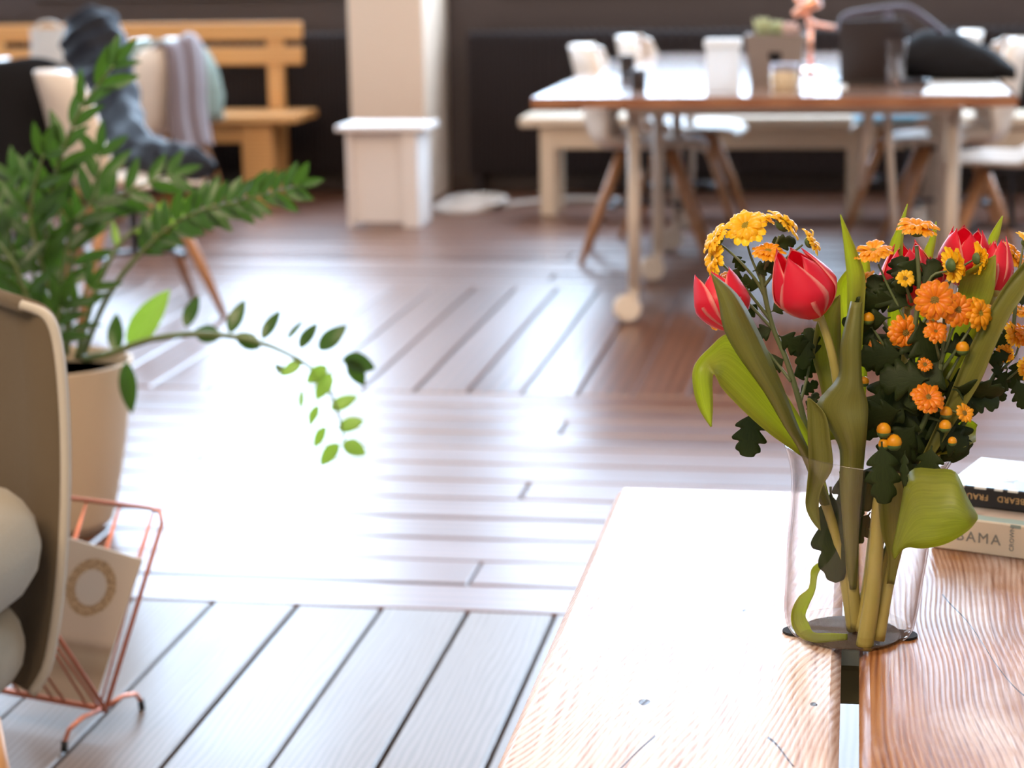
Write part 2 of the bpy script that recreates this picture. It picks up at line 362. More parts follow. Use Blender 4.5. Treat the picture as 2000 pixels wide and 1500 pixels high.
for xx in (-.22, .56):
    for yy in (1.40, 2.50): MB().box((xx-.035, yy-.035, 0), (xx+.035, yy+.035, CT-.0855), .005).build('leg', M['darkbatten'], t)

# ------------------------------------------------------------------ vase
VX, VY = .004, 2.035
Y0 = VY
M['vaseglass'] = GLASS('vase_glass', (.985, .98, .975), (.50, .40, .36), 1.1)
M['felt'] = P('black_felt', (.012, .010, .010), .95)
M['thickglass'] = P('vase_base_glass', (.95, .97, .95), .02); _p = M['thickglass'].node_tree.nodes['Principled BSDF']
_p.inputs['Transmission Weight'].default_value = 1; _p.inputs['IOR'].default_value = 1.3
M['greyfelt'] = P('grey_brown_felt', (.075, .058, .050), .95, bump=(500, .3))
cs = thing('coaster', (VX, VY+.006, CT), 'dark felt coaster with two black end tabs under the glass vase', 'coaster')
o_ = [V(.0545*sx+.0145*math.cos(a), VY+.010-.0+.0145*math.sin(a), 0)+V(VX, 0, 0) for sx, a0 in ((1, -math.pi/2), (-1, math.pi/2)) for a in [a0+math.pi*k/8 for k in range(9)]]
m_ = MB(); m_.grid([[p_+V(0, 0, z_) for p_ in o_] for z_ in (CT+.0004, CT+.0028)], True); m_.f.append(tuple(range(18, 36))); m_.build('tab_bar', M['felt'], cs)
MB().lathe([(.0, CT+.0028), (.051, CT+.0028), (.052, CT+.0036), (.051, CT+.0046), (0, CT+.0046)], 40, (VX, VY+.006, 0)).build('felt_disc', M['greyfelt'], cs, 'auto')
vz = CT+.005
def vring(z, r, n=48):
    q = max(0, (z-vz-.02)/.19); cx = VX+.016*q; tl = -.090*q*q
    return [V(cx+r*math.cos(k*2*math.pi/n), VY+r*math.sin(k*2*math.pi/n), z+tl*r*math.cos(k*2*math.pi/n)) for k in range(n)]
outer = crom([(vz+.0005, .056), (vz+.004, .0615), (vz+.012, .0655), (vz+.03, .0680), (vz+.055, .0692), (vz+.09, .0712), (vz+.13, .0715), (vz+.16, .0735), (vz+.18, .0785), (vz+.194, .0845)], 5)
inner = [(z+.0005, r-.0022) for z, r in outer if z > vz+.009]
va = thing('glass_vase', (VX, VY, vz), 'clear flared glass vase of flowers on the plank table', 'vase')
g = MB().grid([vring(z, r) for z, r in outer], True); g.build('outer_wall', M['vaseglass'], va, True)
g = MB().grid([vring(z, r) for z, r in inner], True); g.build('inner_wall', M['vaseglass'], va, True)
zt, rt = outer[-1]; rimrows = []
for k in range(9):
    a = math.pi*k/8; rimrows.append(vring(zt+.0016*math.sin(a), rt-.0011-.0011*math.cos(a)*-1 if False else rt-.0011+.0011*math.cos(a)))
M['baseglass'] = GLASS('vase_base_clear_glass', (.97, .96, .94), (.70, .66, .62), .05)
M['rimglass'] = GLASS('vase_rim_glass', (.93, .92, .90), (.55, .5, .48), 1.6)
MB().grid(rimrows, True).build('rim', M['rimglass'], va, True)
MB().lathe([(0, vz+.0004), (.050, vz+.0004), (.057, vz+.003), (.060, vz+.008), (.053, vz+.0095), (0, vz+.009)], 40, (VX, VY, 0)).build('thick_base', M['baseglass'], va, 'auto')

# ------------------------------------------------------------------ bouquet
M['tulip'] = PETAL('tulip_petal', (.72, .020, .055), (.90, .36, .32), (.95, .03, .10), (1, .45, .42), .42, w0=.86, namp=.16, ww=.14)
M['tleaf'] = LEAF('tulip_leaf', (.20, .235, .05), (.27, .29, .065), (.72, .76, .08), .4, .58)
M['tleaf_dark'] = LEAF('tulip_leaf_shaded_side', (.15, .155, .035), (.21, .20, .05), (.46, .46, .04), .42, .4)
M['tstem'] = P('tulip_stem', (.27, .25, .06), .45, vary=(.36, .29, .08)); 
M['mumleaf'] = LEAF('mum_leaf', (.016, .026, .007), (.030, .045, .011), (.13, .22, .03), .5, .22)
M['mumleaf'].node_tree.nodes['Principled BSDF'].inputs['Specular IOR Level'].default_value = .2; M['zz'] = None
M['mumstem'] = P('mum_stem', (.075, .13, .04), .5, vary=(.11, .11, .05))
M['yellow'] = PETAL('yellow_ray_petal', (.90, .52, .012), (.92, .56, .02), (1, .64, .02), (1, .66, .03), .35)
M['gold'] = PETAL('golden_ray_petal', (.80, .32, .006), (.84, .40, .010), (1, .46, .015), (1, .52, .02), .33)
M['orange'] = PETAL('orange_ray_petal', (.74, .20, .005), (.80, .30, .008), (1, .35, .01), (1, .42, .015), .3)
M['eye'] = P('flower_disc', (.26, .22, .012), .8, bump=(900, .8), vary=(.42, .28, .02))
M['eye_brown'] = P('brown_flower_disc', (.15, .075, .012), .8, bump=(900, .8), vary=(.30, .20, .02))
M['calyx'] = P('calyx', (.06, .11, .025), .6)

def bp(px, py, dy): return at(px, py, Y0+dy)
def blade(name, st, mat, parent, sub=4, nu=7, bulge=.012, solid=.0007):
    """leaf blade between two edges; stations (left x, left y, right x, right y, left depth, right depth[, bulge])"""
    st = [tuple(q)+((bulge,) if len(q) == 6 else ()) for q in st]
    rows = []
    for lx, ly, rx, ry, dl, dr, bu in crom(st, sub):
        A, B = bp(lx, ly, dl), bp(rx, ry, dr); wd = (B-A).length; row = []
        for j in range(nu):
            u = j/(nu-1); p = A.lerp(B, u)
            p = p + V(0, 1, 0)*(bu*min(1, wd/.03)*(4*u*(1-u))) + V(0, -1, 0)*(.0025*min(1, wd/.03)*max(0, 1-abs(u-.5)*6))
            row.append(p)
        rows.append(row)
    return MB().grid(rows).build(name, mat, parent, True, solid=solid)
def stem(name, pts, r0, r1, mat, parent, n=8):
    q = crom(pts, 5); P3 = [bp(a, b, d) for a, b, d in q]; L = len(P3)
    return MB().tube(P3, [r0+(r1-r0)*i/(L-1) for i in range(L)], n).build(name, mat, parent, True)
def frame(dirv):
    z = dirv.normalized(); x = z.cross(V(0, 0, 1)); x = x.normalized() if x.length > 1e-3 else V(1, 0, 0); y = z.cross(x); return x, y, z
def tulip_bloom(root, base, tip, width, open_=.0, spin=0.0, mat='tulip'):
    """six overlapping petals around the axis base->tip"""
    ax = tip-base; h = ax.length; x, y, z = frame(ax); b = bp
    bl = MB().ball(base+z*.004, .0065, 6).build('bloom', M['tstem'], root, True)
    for k in range(6):
        inner = k % 2; ph = spin + k*math.pi/3; rows = []
        hh = h*1.07*((1.0, .95, .90)[k//2] if not inner else (.97, .88, .93)[k//2]); nu = 9; nv = 12
        for i in range(nv):
            t = i/(nv-1)
            rad = width*.5*(math.sin(min(1, t*1.9)*math.pi/2)**.75)*(1-.60*max(0, t-.45)**1.25/.47+open_*t*t)
            rad *= (.93 if inner else 1.0)
            hw = .94*math.sqrt(max(0, math.sin(math.pi*min(1, (.06+.94*t))**.85)))*(1.05) if t < .995 else 0.02
            row = []
            for j in range(nu):
                u = 2*j/(nu-1)-1; a = ph+u*hw*.86
                rr = rad*(1+.05*u*u*t) + .0008*inner
                zz = hh*t - .006*u*u*t*0.6*h/.06
                row.append(base+x*rr*math.cos(a)+y*rr*math.sin(a)+z*zz)
            rows.append(row)
        MB().grid(rows).build('petal', M[mat], bl, True, solid=.0006)
    return bl
G1 = 'pink red tulips in the glass vase'
# --- tulip 1, the large one
t1 = thing('tulip', (VX, VY, vz+.012), 'largest pink red tulip, fully in view, leaning left above the vase', 'tulip', G1)
stem('stem', [(1602, 618, -.055), (1622, 680, -.055), (1634, 740, -.05), (1645, 820, -.045), (1655, 950, -.035), (1663, 1100, -.02), (1673, 1228, -.005)], .0038, .0062, M['tstem'], t1)
tulip_bloom(t1, bp(1598, 622, -.055), bp(1541, 492, -.075), .064, spin=.35)
blade('leaf', [(1641,419,1642,419,-.02,-.02),(1648,478,1668,478,-.02,-.03),(1654,540,1689,540,-.02,-.03),(1655,610,1687,610,-.02,-.035),(1650,700,1682,700,-.02,-.03),(1648,800,1672,800,-.02,-.02),(1650,930,1668,930,-.01,-.01)], M['tleaf'], t1, bulge=.012)
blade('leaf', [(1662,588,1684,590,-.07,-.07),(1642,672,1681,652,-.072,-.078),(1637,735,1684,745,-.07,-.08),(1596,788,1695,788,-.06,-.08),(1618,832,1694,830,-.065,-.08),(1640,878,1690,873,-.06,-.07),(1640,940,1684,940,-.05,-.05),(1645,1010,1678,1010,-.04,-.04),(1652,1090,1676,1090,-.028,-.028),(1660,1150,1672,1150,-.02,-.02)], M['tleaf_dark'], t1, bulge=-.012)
# --- tulip 2, left
t2 = thing('tulip', (VX, VY, vz+.012), 'leftmost pink red tulip, half hidden by a green leaf blade', 'tulip', G1)
stem('stem', [(1428, 645, -.045), (1470, 720, -.045), (1530, 800, -.04), (1580, 900, -.03), (1625, 1020, -.02), (1650, 1130, -.01), (1665, 1230, .0)], .0036, .006, M['tstem'], t2)
tulip_bloom(t2, bp(1428, 648, -.045), bp(1392, 532, -.02), .052, open_=.35, spin=.9)
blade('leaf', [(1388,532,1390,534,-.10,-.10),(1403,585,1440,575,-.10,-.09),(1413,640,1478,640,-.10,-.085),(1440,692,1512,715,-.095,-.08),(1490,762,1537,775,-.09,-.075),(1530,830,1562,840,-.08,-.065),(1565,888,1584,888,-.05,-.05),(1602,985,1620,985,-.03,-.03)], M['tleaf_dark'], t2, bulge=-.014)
blade('leaf', [(1388,834,1390,833,-.075,-.075),(1364,795,1392,790,-.08,-.085),(1353,748,1391,748,-.085,-.095),(1357,713,1394,730,-.08,-.10),(1385,680,1402,742,-.065,-.10),(1425,652,1412,760,-.045,-.095),(1478,690,1450,800,-.04,-.085),(1535,770,1502,846,-.04,-.07),(1577,842,1555,884,-.04,-.05),(1602,905,1588,915,-.03,-.03),(1628,1005,1612,1005,-.02,-.02)], M['tleaf'], t2, bulge=.016)
# --- tulip 3, behind
t3 = thing('tulip', (VX, VY, vz+.012), 'pink red tulip mostly hidden behind dark lobed leaves in the bouquet middle', 'tulip', G1)
stem('stem', [(1772, 600, .04), (1765, 700, .035), (1745, 850, .02), (1715, 1000, .0), (1700, 1130, -.01), (1685, 1232, -.01)], .0036, .0085, M['tstem'], t3)
tulip_bloom(t3, bp(1775, 602, .04), bp(1770, 478, .045), .060, spin=.1)
blade('leaf', [(1772,398,1773,398,.06,.06),(1751,448,1765,450,.06,.055),(1738,478,1763,500,.06,.05),(1735,530,1762,545,.06,.05),(1733,650,1760,650,.05,.05),(1725,800,1745,800,.03,.03),(1705,960,1722,960,.01,.01)], M['tleaf'], t3)
blade('leaf', [(1828,432,1829,433,.05,.05),(1814,470,1828,468,.05,.045),(1803,496,1821,505,.05,.045),(1795,560,1815,565,.05,.05),(1775,720,1795,720,.04,.04),(1735,900,1750,900,.02,.02)], M['tleaf'], t3)
# --- tulip 4 right
t4 = thing('tulip', (VX, VY, vz+.012), 'pink red tulip with pale petal rims at upper right of the bouquet', 'tulip', G1)
stem('stem', [(1878, 560, .03), (1862, 680, .03), (1820, 820, .02), (1770, 960, .0), (1735, 1100, -.01), (1705, 1235, -.005)], .0036, .006, M['tstem'], t4)
tulip_bloom(t4, bp(1880, 562, .03), bp(1890, 446, .01), .052, open_=.15, spin=.6)
blade('leaf', [(1958,421,1959,422,.06,.06),(1939,450,1953,455,.06,.055),(1929,475,1945,485,.06,.055),(1922,545,1940,550,.06,.05),(1885,690,1905,690,.05,.05),(1800,880,1815,880,.02,.02)], M['tleaf'], t4)
blade('leaf', [(1944,498,1945,499,-.02,-.02),(1905,520,1944,540,-.02,-.035),(1880,538,1940,572,-.01,-.035),(1866,590,1925,610,-.01,-.03),(1845,680,1888,690,-.01,-.02),(1800,800,1825,800,.0,.0)], M['tleaf'], t4)
# --- tulip 5 far right
t5 = thing('tulip', (VX, VY, vz+.012), 'narrow pink red tulip at the right rim of the bouquet, by the tall leaf', 'tulip', G1)
stem('stem', [(1940, 575, .0), (1915, 680, .01), (1860, 820, .01), (1790, 960, .0), (1742, 1110, -.02), (1716, 1250, -.03)], .0034, .0065, M['tstem'], t5)
tulip_bloom(t5, bp(1942, 576, .0), bp(1950, 468, .015), .034, spin=0)
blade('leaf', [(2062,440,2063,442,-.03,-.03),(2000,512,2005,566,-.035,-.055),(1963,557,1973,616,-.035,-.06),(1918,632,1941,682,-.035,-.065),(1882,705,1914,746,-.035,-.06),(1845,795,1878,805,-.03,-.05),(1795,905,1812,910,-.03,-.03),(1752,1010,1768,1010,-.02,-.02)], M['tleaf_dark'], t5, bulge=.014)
blade('leaf', [(1742,1078,1748,1092,-.06,-.07),(1757,1005,1768,1070,-.08,-.10),(1776,922,1800,1071,-.085,-.115),(1825,916,1830,1067,-.10,-.125),(1866,922,1860,1056,-.11,-.125),(1888,968,1893,1034,-.115,-.122),(1909,1006,1909,1014,-.115,-.115)], M['tleaf'], t5, bulge=-.018)
# --- tulip 6: leaves and stems of a further tulip low in the vase
t6 = thing('tulip', (VX, VY, vz+.012), 'pink red tulip bud low between the orange flowers, thick pale stem in the vase', 'tulip', G1)
stem('stem', [(1828, 560, .02), (1815, 680, .01), (1780, 820, -.01), (1722, 960, -.03), (1712, 1060, -.035), (1704, 1160, -.035), (1688, 1266, -.035)], .0036, .009, M['tstem'], t6)
tulip_bloom(t6, bp(1828, 562, .02), bp(1822, 505, .02), .026, spin=.4)
blade('leaf', [(1692,478,1693,480,.03,.03),(1660,520,1700,530,.03,.03),(1632,562,1702,580,.035,.03),(1638,630,1702,630,.035,.03),(1648,720,1694,720,.03,.03),(1655,900,1682,900,.02,.02)], M['tleaf'], t6)
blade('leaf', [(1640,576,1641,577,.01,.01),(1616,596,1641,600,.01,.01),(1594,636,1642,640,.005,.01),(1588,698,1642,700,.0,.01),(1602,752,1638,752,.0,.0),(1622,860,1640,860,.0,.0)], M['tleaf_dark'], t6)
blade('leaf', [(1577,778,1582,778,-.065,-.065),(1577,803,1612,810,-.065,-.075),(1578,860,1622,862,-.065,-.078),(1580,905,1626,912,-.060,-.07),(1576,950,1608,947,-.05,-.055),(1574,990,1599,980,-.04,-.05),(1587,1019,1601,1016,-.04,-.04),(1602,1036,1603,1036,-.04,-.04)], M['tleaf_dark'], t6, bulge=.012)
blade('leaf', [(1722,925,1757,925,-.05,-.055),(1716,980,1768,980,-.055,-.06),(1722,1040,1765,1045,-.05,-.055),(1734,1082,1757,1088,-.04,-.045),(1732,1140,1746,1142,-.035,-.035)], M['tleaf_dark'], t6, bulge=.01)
blade('leaf', [(1600,1098,1606,1107,-.01,-.01),(1585,1112,1597,1124,-.02,-.02),(1580,1148,1592,1154,-.03,-.028),(1560,1166,1581,1180,-.035,-.02),(1546,1196,1573,1202,-.035,-.015),(1549,1226,1580,1218,-.035,-.02),(1572,1250,1590,1235,-.035,-.02),(1620,1256,1620,1236,-.03,-.02),(1655,1250,1655,1238,-.02,-.015)], M['tleaf'], t6, bulge=.006)
blade('leaf', [(1793,855,1793,890,.0,-.01),(1850,822,1850,886,.01,-.03),(1890,818,1886,872,.02,-.03),(1909,830,1906,862,.01,-.01)], M['tleaf'], t6, bulge=.015)

# --- chrysanthemum sprays
def mum(parent, px, py, dia, face, mat, dy, n=15, eye='eye', cup=.30, layers=2):
    """daisy-like head: ray petals in rings, domed disc, calyx behind; face = (right, up, towards the photographer)"""
    c = bp(px, py, dy); d = (RV*face[0]+UV*face[1]-W*face[2]).normalized(); x, y, z = frame(d); r = dia/2/1800
    h = MB()
    for ly in range(layers):
        L = r*(1-.20*ly); nn = n if ly == 0 else max(8, n-4)
        for k in range(nn):
            a = k*2*math.pi/nn+ly*.2+rnd.uniform(-.07, .07); ln = L*rnd.uniform(.9, 1.06); w_ = r*(.205 if ly == 0 else .185)*rnd.uniform(.85, 1.15); zj = rnd.uniform(-.10, .10)*r
            ca, sa = math.cos(a), math.sin(a); lift = cup+.34*ly+rnd.uniform(-.14, .14)
            rows = []
            for i, (t, ww) in enumerate(((.12, .40), (.35, .75), (.6, 1.0), (.8, .98), (.93, .7), (1.0, .25))):
                rr = ln*t; zz = rr*lift*(1-.55*t*t) + .10*r*ly
                rows.append([c+x*(rr*ca-s*w_*ww*sa)+y*(rr*sa+s*w_*ww*ca)+z*(zz+zj*t+(1-abs(s))*w_*.45-.12*r*max(0, t-.7)*3*t) for s in (-1, -.5, 0, .5, 1)])
            h.grid(rows)
    hd = h.build('flower_head', M[mat], parent, True)
    e = MB(); e.grid([[c+z*(.10*r+.17*r*math.cos(i*math.pi/10)*1.1)+(x*math.cos(k*math.pi/7)+y*math.sin(k*math.pi/7))*(.42*r*math.sin(i*math.pi/10)) for k in range(14)] for i in range(6)], True)
    e.build('disc', M[eye], hd, True)
    q = MB(); q.grid([[c-z*(.26*r*math.sin(i*math.pi/10))+(x*math.cos(k*math.pi/6)+y*math.sin(k*math.pi/6))*(.38*r*math.cos(i*math.pi/10)) for k in range(12)] for i in range(6)], True)
    q.build('calyx', M['calyx'], hd, True)
    return c, d
def bud(parent, px, py, dia, dy, mat='gold'):
    c = bp(px, py, dy); r = dia/2/1800
    b = MB().ball(c, r, 6, (1, 1, 1.05)).build('bud', M[mat], parent, True)
    MB().ball(c-V(0, 0, r*.35), r*.95, 6, (1, 1, .8)).build('calyx', M['calyx'], b, True)
def lobed(parent, px, py, ang, ln, wd, dy, tilt=0, mat='mumleaf', droop=.2):
    """deeply lobed chrysanthemum leaf with its stalk end at px,py pointing to ang degrees"""
    b = bp(px, py, dy); a = math.radians(ang); L = ln/1915; Wd = wd/1915
    u = (RV*math.cos(a)+UV*math.sin(a)); s = (-RV*math.sin(a)+UV*math.cos(a)); s = (s*math.cos(tilt)-W*math.sin(tilt)); nrm = u.cross(s)
    prof = [(0, .03), (.10, .05), (.18, .30), (.25, .45), (.31, .44), (.36, .28), (.43, .40), (.51, .52), (.58, .47), (.63, .29), (.70, .36), (.79, .37), (.86, .25), (.94, .19), (1, .0)]
    rows = []
    for t, hw in crom(prof, 3):
        hw = max(0, hw)
        m = b+u*(L*t)-nrm*(droop*L*t*t); j = 1
        rows.append([m+s*(q*hw*Wd*j)+u*(abs(q)*hw*Wd*.28)+nrm*(-abs(q)*hw*Wd*.18) for q in (-1, -.5, 0, .5, 1)])
    return MB().grid(rows).build('leaf', M[mat], parent, True, solid=.0005)
def branches(parent, paths, r=.0016):
    m = MB()
    for pts in paths:
        q = [bp(*p) for p in crom(pts, 4)]; L = len(q)
        m.tube(q, [r*(.65+.6*i/(L-1)) for i in range(L)], 6)
    return m.build('stem', M['mumstem'], parent, True)
G2 = 'chrysanthemum sprays in the glass vase'
sa = thing('chrysanthemum_spray', (VX, VY, vz+.012), 'left spray of clear yellow daisy-like chrysanthemums above the leftmost tulip', 'flower', G2)
A0 = (1560, 780, -.01)
branches(sa, [[(1485, 520, .0), (1492, 570, .0), (1510, 640, .0), (1535, 700, -.005), A0, (1578, 850, -.01), (1600, 930, -.005), (1640, 1090, .0), (1672, 1225, .01)]], .0034)
branches(sa, [[(1455, 455, .01), (1466, 500, .005), (1490, 560, 0), (1510, 640, 0)], [(1522, 460, .0), (1506, 500, 0), (1488, 540, 0)], [(1408, 478, .01), (1440, 505, .0), (1475, 545, .0), (1492, 575, 0)],
              [(1405, 510, .01), (1440, 545, .0), (1470, 580, .0), (1505, 625, 0)], [(1568, 478, .0), (1530, 510, 0), (1492, 560, 0)], [(1500, 500, -.01), (1492, 540, 0), (1500, 600, 0)], [(1425, 550, .02), (1460, 590, .01), (1512, 645, 0)],
              [(1590, 640, .02), (1580, 720, .01), (1562, 790, -.01)], [(1470, 655, -.01), (1510, 700, 0), (1545, 745, -.01)]], .0016)
for a in [(1457, 446, 76, (-.25, .45, .75), 'yellow', -.005), (1527, 440, 76, (.55, .65, .1), 'yellow', -.005), (1403, 468, 70, (-.75, .5, .15), 'yellow', .0), (1400, 506, 66, (-.8, .1, .25), 'yellow', .0), (1580, 474, 58, (.75, .35, .2), 'yellow', -.005), (1500, 496, 62, (0, .75, .5), 'gold', -.012), (1425, 540, 40, (-.3, .6, .2), 'gold', .015), (1488, 430, 50, (.2, .6, .1), 'yellow', .015), (1516, 528, 30, (.1, .7, .2), 'gold', .02), (1395, 636, 20, (-.4, -.3, .3), 'gold', .01)]:
    mum(sa, *a)
for a in [(1470, 530, 20, 60, 36), (1490, 560, 170, 60, 34), (1500, 480, 15, 55, 34), (1442, 520, 250, 50, 30), (1512, 640, 200, 64, 40), (1520, 655, 330, 66, 46), (1535, 700, 205, 60, 44), (1545, 735, 20, 62, 40), (1505, 610, 30, 52, 32), (1480, 590, 240, 44, 26), (1560, 770, 30, 45, 26), (1462, 556, 200, 50, 28), (1432, 496, 300, 40, 24), (1575, 650, 260, 70, 44), (1590, 700, 100, 60, 40), (1575, 800, 60, 40, 24)]:
    lobed(sa, *a, dy=rnd.uniform(-.012, .015), tilt=rnd.uniform(-.5, .5))
lobed(sa, 1470, 800, 262, 92, 66, -.02, .3, 'mumleaf', .1)
sb = thing('chrysanthemum_spray', (VX, VY, vz+.012), 'middle spray of golden chrysanthemums and dark lobed leaves above the vase', 'flower', G2)
branches(sb, [[(1790, 480, -.02), (1795, 560, -.02), (1785, 660, -.02), (1775, 780, -.01), (1740, 900, .0), (1710, 1050, .01), (1672, 1235, .02)]], .0034)
branches(sb, [[(1715, 515, -.02), (1735, 560, -.02), (1765, 620, -.02), (1785, 680, -.02)], [(1905, 505, -.01), (1870, 530, -.01), (1830, 590, -.01), (1790, 650, -.02)], [(1850, 530, -.02), (1820, 540, -.02), (1795, 590, -.02)], [(1765, 545, -.03), (1780, 590, -.02)], [(1695, 625, -.02), (1730, 680, -.02), (1775, 740, -.02)], [(1690, 560, .0), (1720, 620, -.01), (1775, 700, -.02)]])
for a in [(1790, 452, 76, (.05, .85, .35), 'gold', -.02, 17, 'eye', .45), (1706, 496, 68, (-.15, .75, .45), 'gold', -.02), (1691, 552, 50, (-.5, .4, .4), 'gold', .0), (1908, 505, 58, (.85, .05, -.25), 'yellow', -.015), (1858, 518, 68, (.7, .15, -.3), 'yellow', -.03), (1766, 650, 66, (.2, -.1, .9), 'orange', -.02, 16, 'eye_brown'), (1708, 690, 46, (-.2, .1, .9), 'orange', -.02, 15, 'eye_brown')]:
    mum(sb, *a)
c_, d_ = mum(sb, 1767, 546, 36, (.1, .35, .9), 'yellow', -.035, 13, 'eye_brown', .8, 1)
for a in [(1790, 500, 250, 75, 60), (1775, 560, 110, 60, 56), (1800, 560, 60, 60, 46), (1780, 600, 150, 90, 62), (1785, 640, 215, 110, 90), (1795, 620, 290, 100, 80), (1740, 600, 120, 70, 50), (1740, 620, 190, 90, 46), (1765, 690, 190, 80, 70), (1780, 700, 240, 130, 110), (1790, 720, 280, 130, 110), (1800, 710, 320, 110, 90), (1715, 640, 210, 60, 40), (1830, 560, 250, 60, 46), (1745, 545, 240, 60, 40), (1760, 760, 260, 110, 90), (1790, 800, 250, 110, 90), (1760, 840, 270, 120, 80), (1800, 830, 285, 100, 80), (1720, 760, 250, 100, 70), (1750, 580, 200, 80, 56)]:
    lobed(sb, *a, dy=rnd.uniform(-.035, .0), tilt=rnd.uniform(-.6, .6))
lobed(sb, 1722, 862, 272, 118, 64, -.082, .2); lobed(sb, 1768, 880, 262, 66, 22, -.085, .9)
lobed(sb, 1622, 950, 272, 190, 84, -.015, .25); lobed(sb, 1700, 1000, 240, 70, 44, .0, .3); lobed(sb, 1712, 900, 255, 100, 60, -.02, .2); lobed(sb, 1640, 920, 285, 110, 60, .01, .4)
for a in [(1696, 622, 22, -.025), (1726, 840, 26, -.06), (1746, 864, 28, -.06), (1726, 868, 20, -.06), (1688, 745, 18, -.02)]: bud(sb, *a)
sc = thing('chrysanthemum_spray', (VX, VY, vz+.012), 'right spray with open orange chrysanthemums facing the viewer', 'flower', G2)
branches(sc, [[(1845, 620, -.04), (1840, 700, -.035), (1815, 800, -.025), (1760, 920, -.01), (1720, 1060, .0), (1655, 1255, .01)]], .0034)
branches(sc, [[(1872, 620, -.04), (1855, 660, -.04), (1838, 710, -.035)], [(1905, 625, -.035), (1870, 680, -.04), (1835, 730, -.03)], [(1825, 660, -.05), (1835, 700, -.035)], [(1810, 790, -.06), (1822, 770, -.03)], [(1880, 810, -.05), (1850, 800, -.04), (1815, 805, -.025)], [(1880, 685, -.03), (1850, 740, -.03)], [(1848, 830, -.05), (1830, 820, -.03), (1810, 815, -.02)]])
for a in [(1826, 588, 76, (-.15, .2, .95), 'orange', -.05, 15, 'eye_brown'), (1869, 605, 62, (.1, -.05, .95), 'orange', -.045, 15, 'eye_brown'), (1910, 613, 60, (.45, .1, .8), 'gold', -.04, 14, 'eye'), (1826, 650, 46, (.1, .4, .75), 'orange', -.055, 14, 'eye_brown', .5), (1811, 780, 62, (.1, .5, .75), 'orange', -.065, 16, 'eye_brown'), (1882, 808, 36, (.3, .2, .8), 'gold', -.055, 13, 'eye_brown', .7, 1), (1806, 713, 28, (0, .2, .8), 'orange', -.04, 12, 'eye_brown', .6, 1)]:
    mum(sc, *a)
for a in [(1840, 700, 230, 110, 90), (1850, 740, 310, 90, 60), (1860, 760, 350, 95, 66), (1830, 770, 220, 110, 90), (1825, 800, 300, 110, 90), (1845, 690, 30, 60, 44), (1815, 740, 180, 90, 80), (1790, 830, 230, 90, 80), (1830, 840, 330, 70, 60), (1760, 800, 200, 80, 70), (1895, 640, 20, 50, 40), (1810, 690, 150, 70, 50), (1820, 870, 260, 80, 60)]:
    lobed(sc, *a, dy=rnd.uniform(-.045, -.005), tilt=rnd.uniform(-.6, .6))
lobed(sc, 1862, 755, 345, 96, 62, -.05, .9)
for a in [(1846, 832, 22, -.06), (1880, 680, 24, -.04), (1860, 862, 16, -.06), (1848, 806, 22, -.055)]: bud(sc, *a)
sd = thing('chrysanthemum_spray', (VX, VY, vz+.012), 'thin orange chrysanthemum spray reaching past the right edge of the photo', 'flower', G2)
branches(sd, [[(1985, 560, .02), (1975, 660, .02), (1935, 745, .02), (1880, 830, .015), (1790, 960, .01), (1715, 1110, .01), (1668, 1240, .015)]], .003)
branches(sd, [[(1995, 640, .02), (1985, 690, .02), (1958, 720, .02)], [(2010, 700, .02), (1975, 735, .02), (1940, 752, .02)], [(1975, 500, .03), (1980, 560, .02)], [(2000, 470, .03), (1990, 530, .02)], [(1962, 690, .03), (1965, 720, .02)]], .0013)
for a in [(1976, 500, 56, (.6, .4, .4), 'gold', .03), (2002, 475, 50, (.6, .5, .2), 'yellow', .03), (1978, 655, 50, (.4, .2, .5), 'gold', .02), (2002, 660, 56, (.5, .5, .6), 'orange', .02), (1964, 690, 36, (-.3, -.2, .5), 'gold', .02), (2006, 720, 50, (.4, .1, .7), 'gold', .02), (1990, 610, 46, (.2, .7, .4), 'gold', .03)]:
    mum(sd, *a)
for a in [(1985, 740, 290, 60, 40), (1940, 745, 300, 44, 26), (1968, 720, 250, 60, 40), (1980, 640, 230, 50, 34), (1975, 690, 200, 44, 30), (1995, 600, 80, 40, 26), (1950, 740, 90, 50, 30), (1992, 700, 260, 60, 40)]:
    lobed(sd, *a, dy=rnd.uniform(.0, .03), tilt=rnd.uniform(-.4, .4))

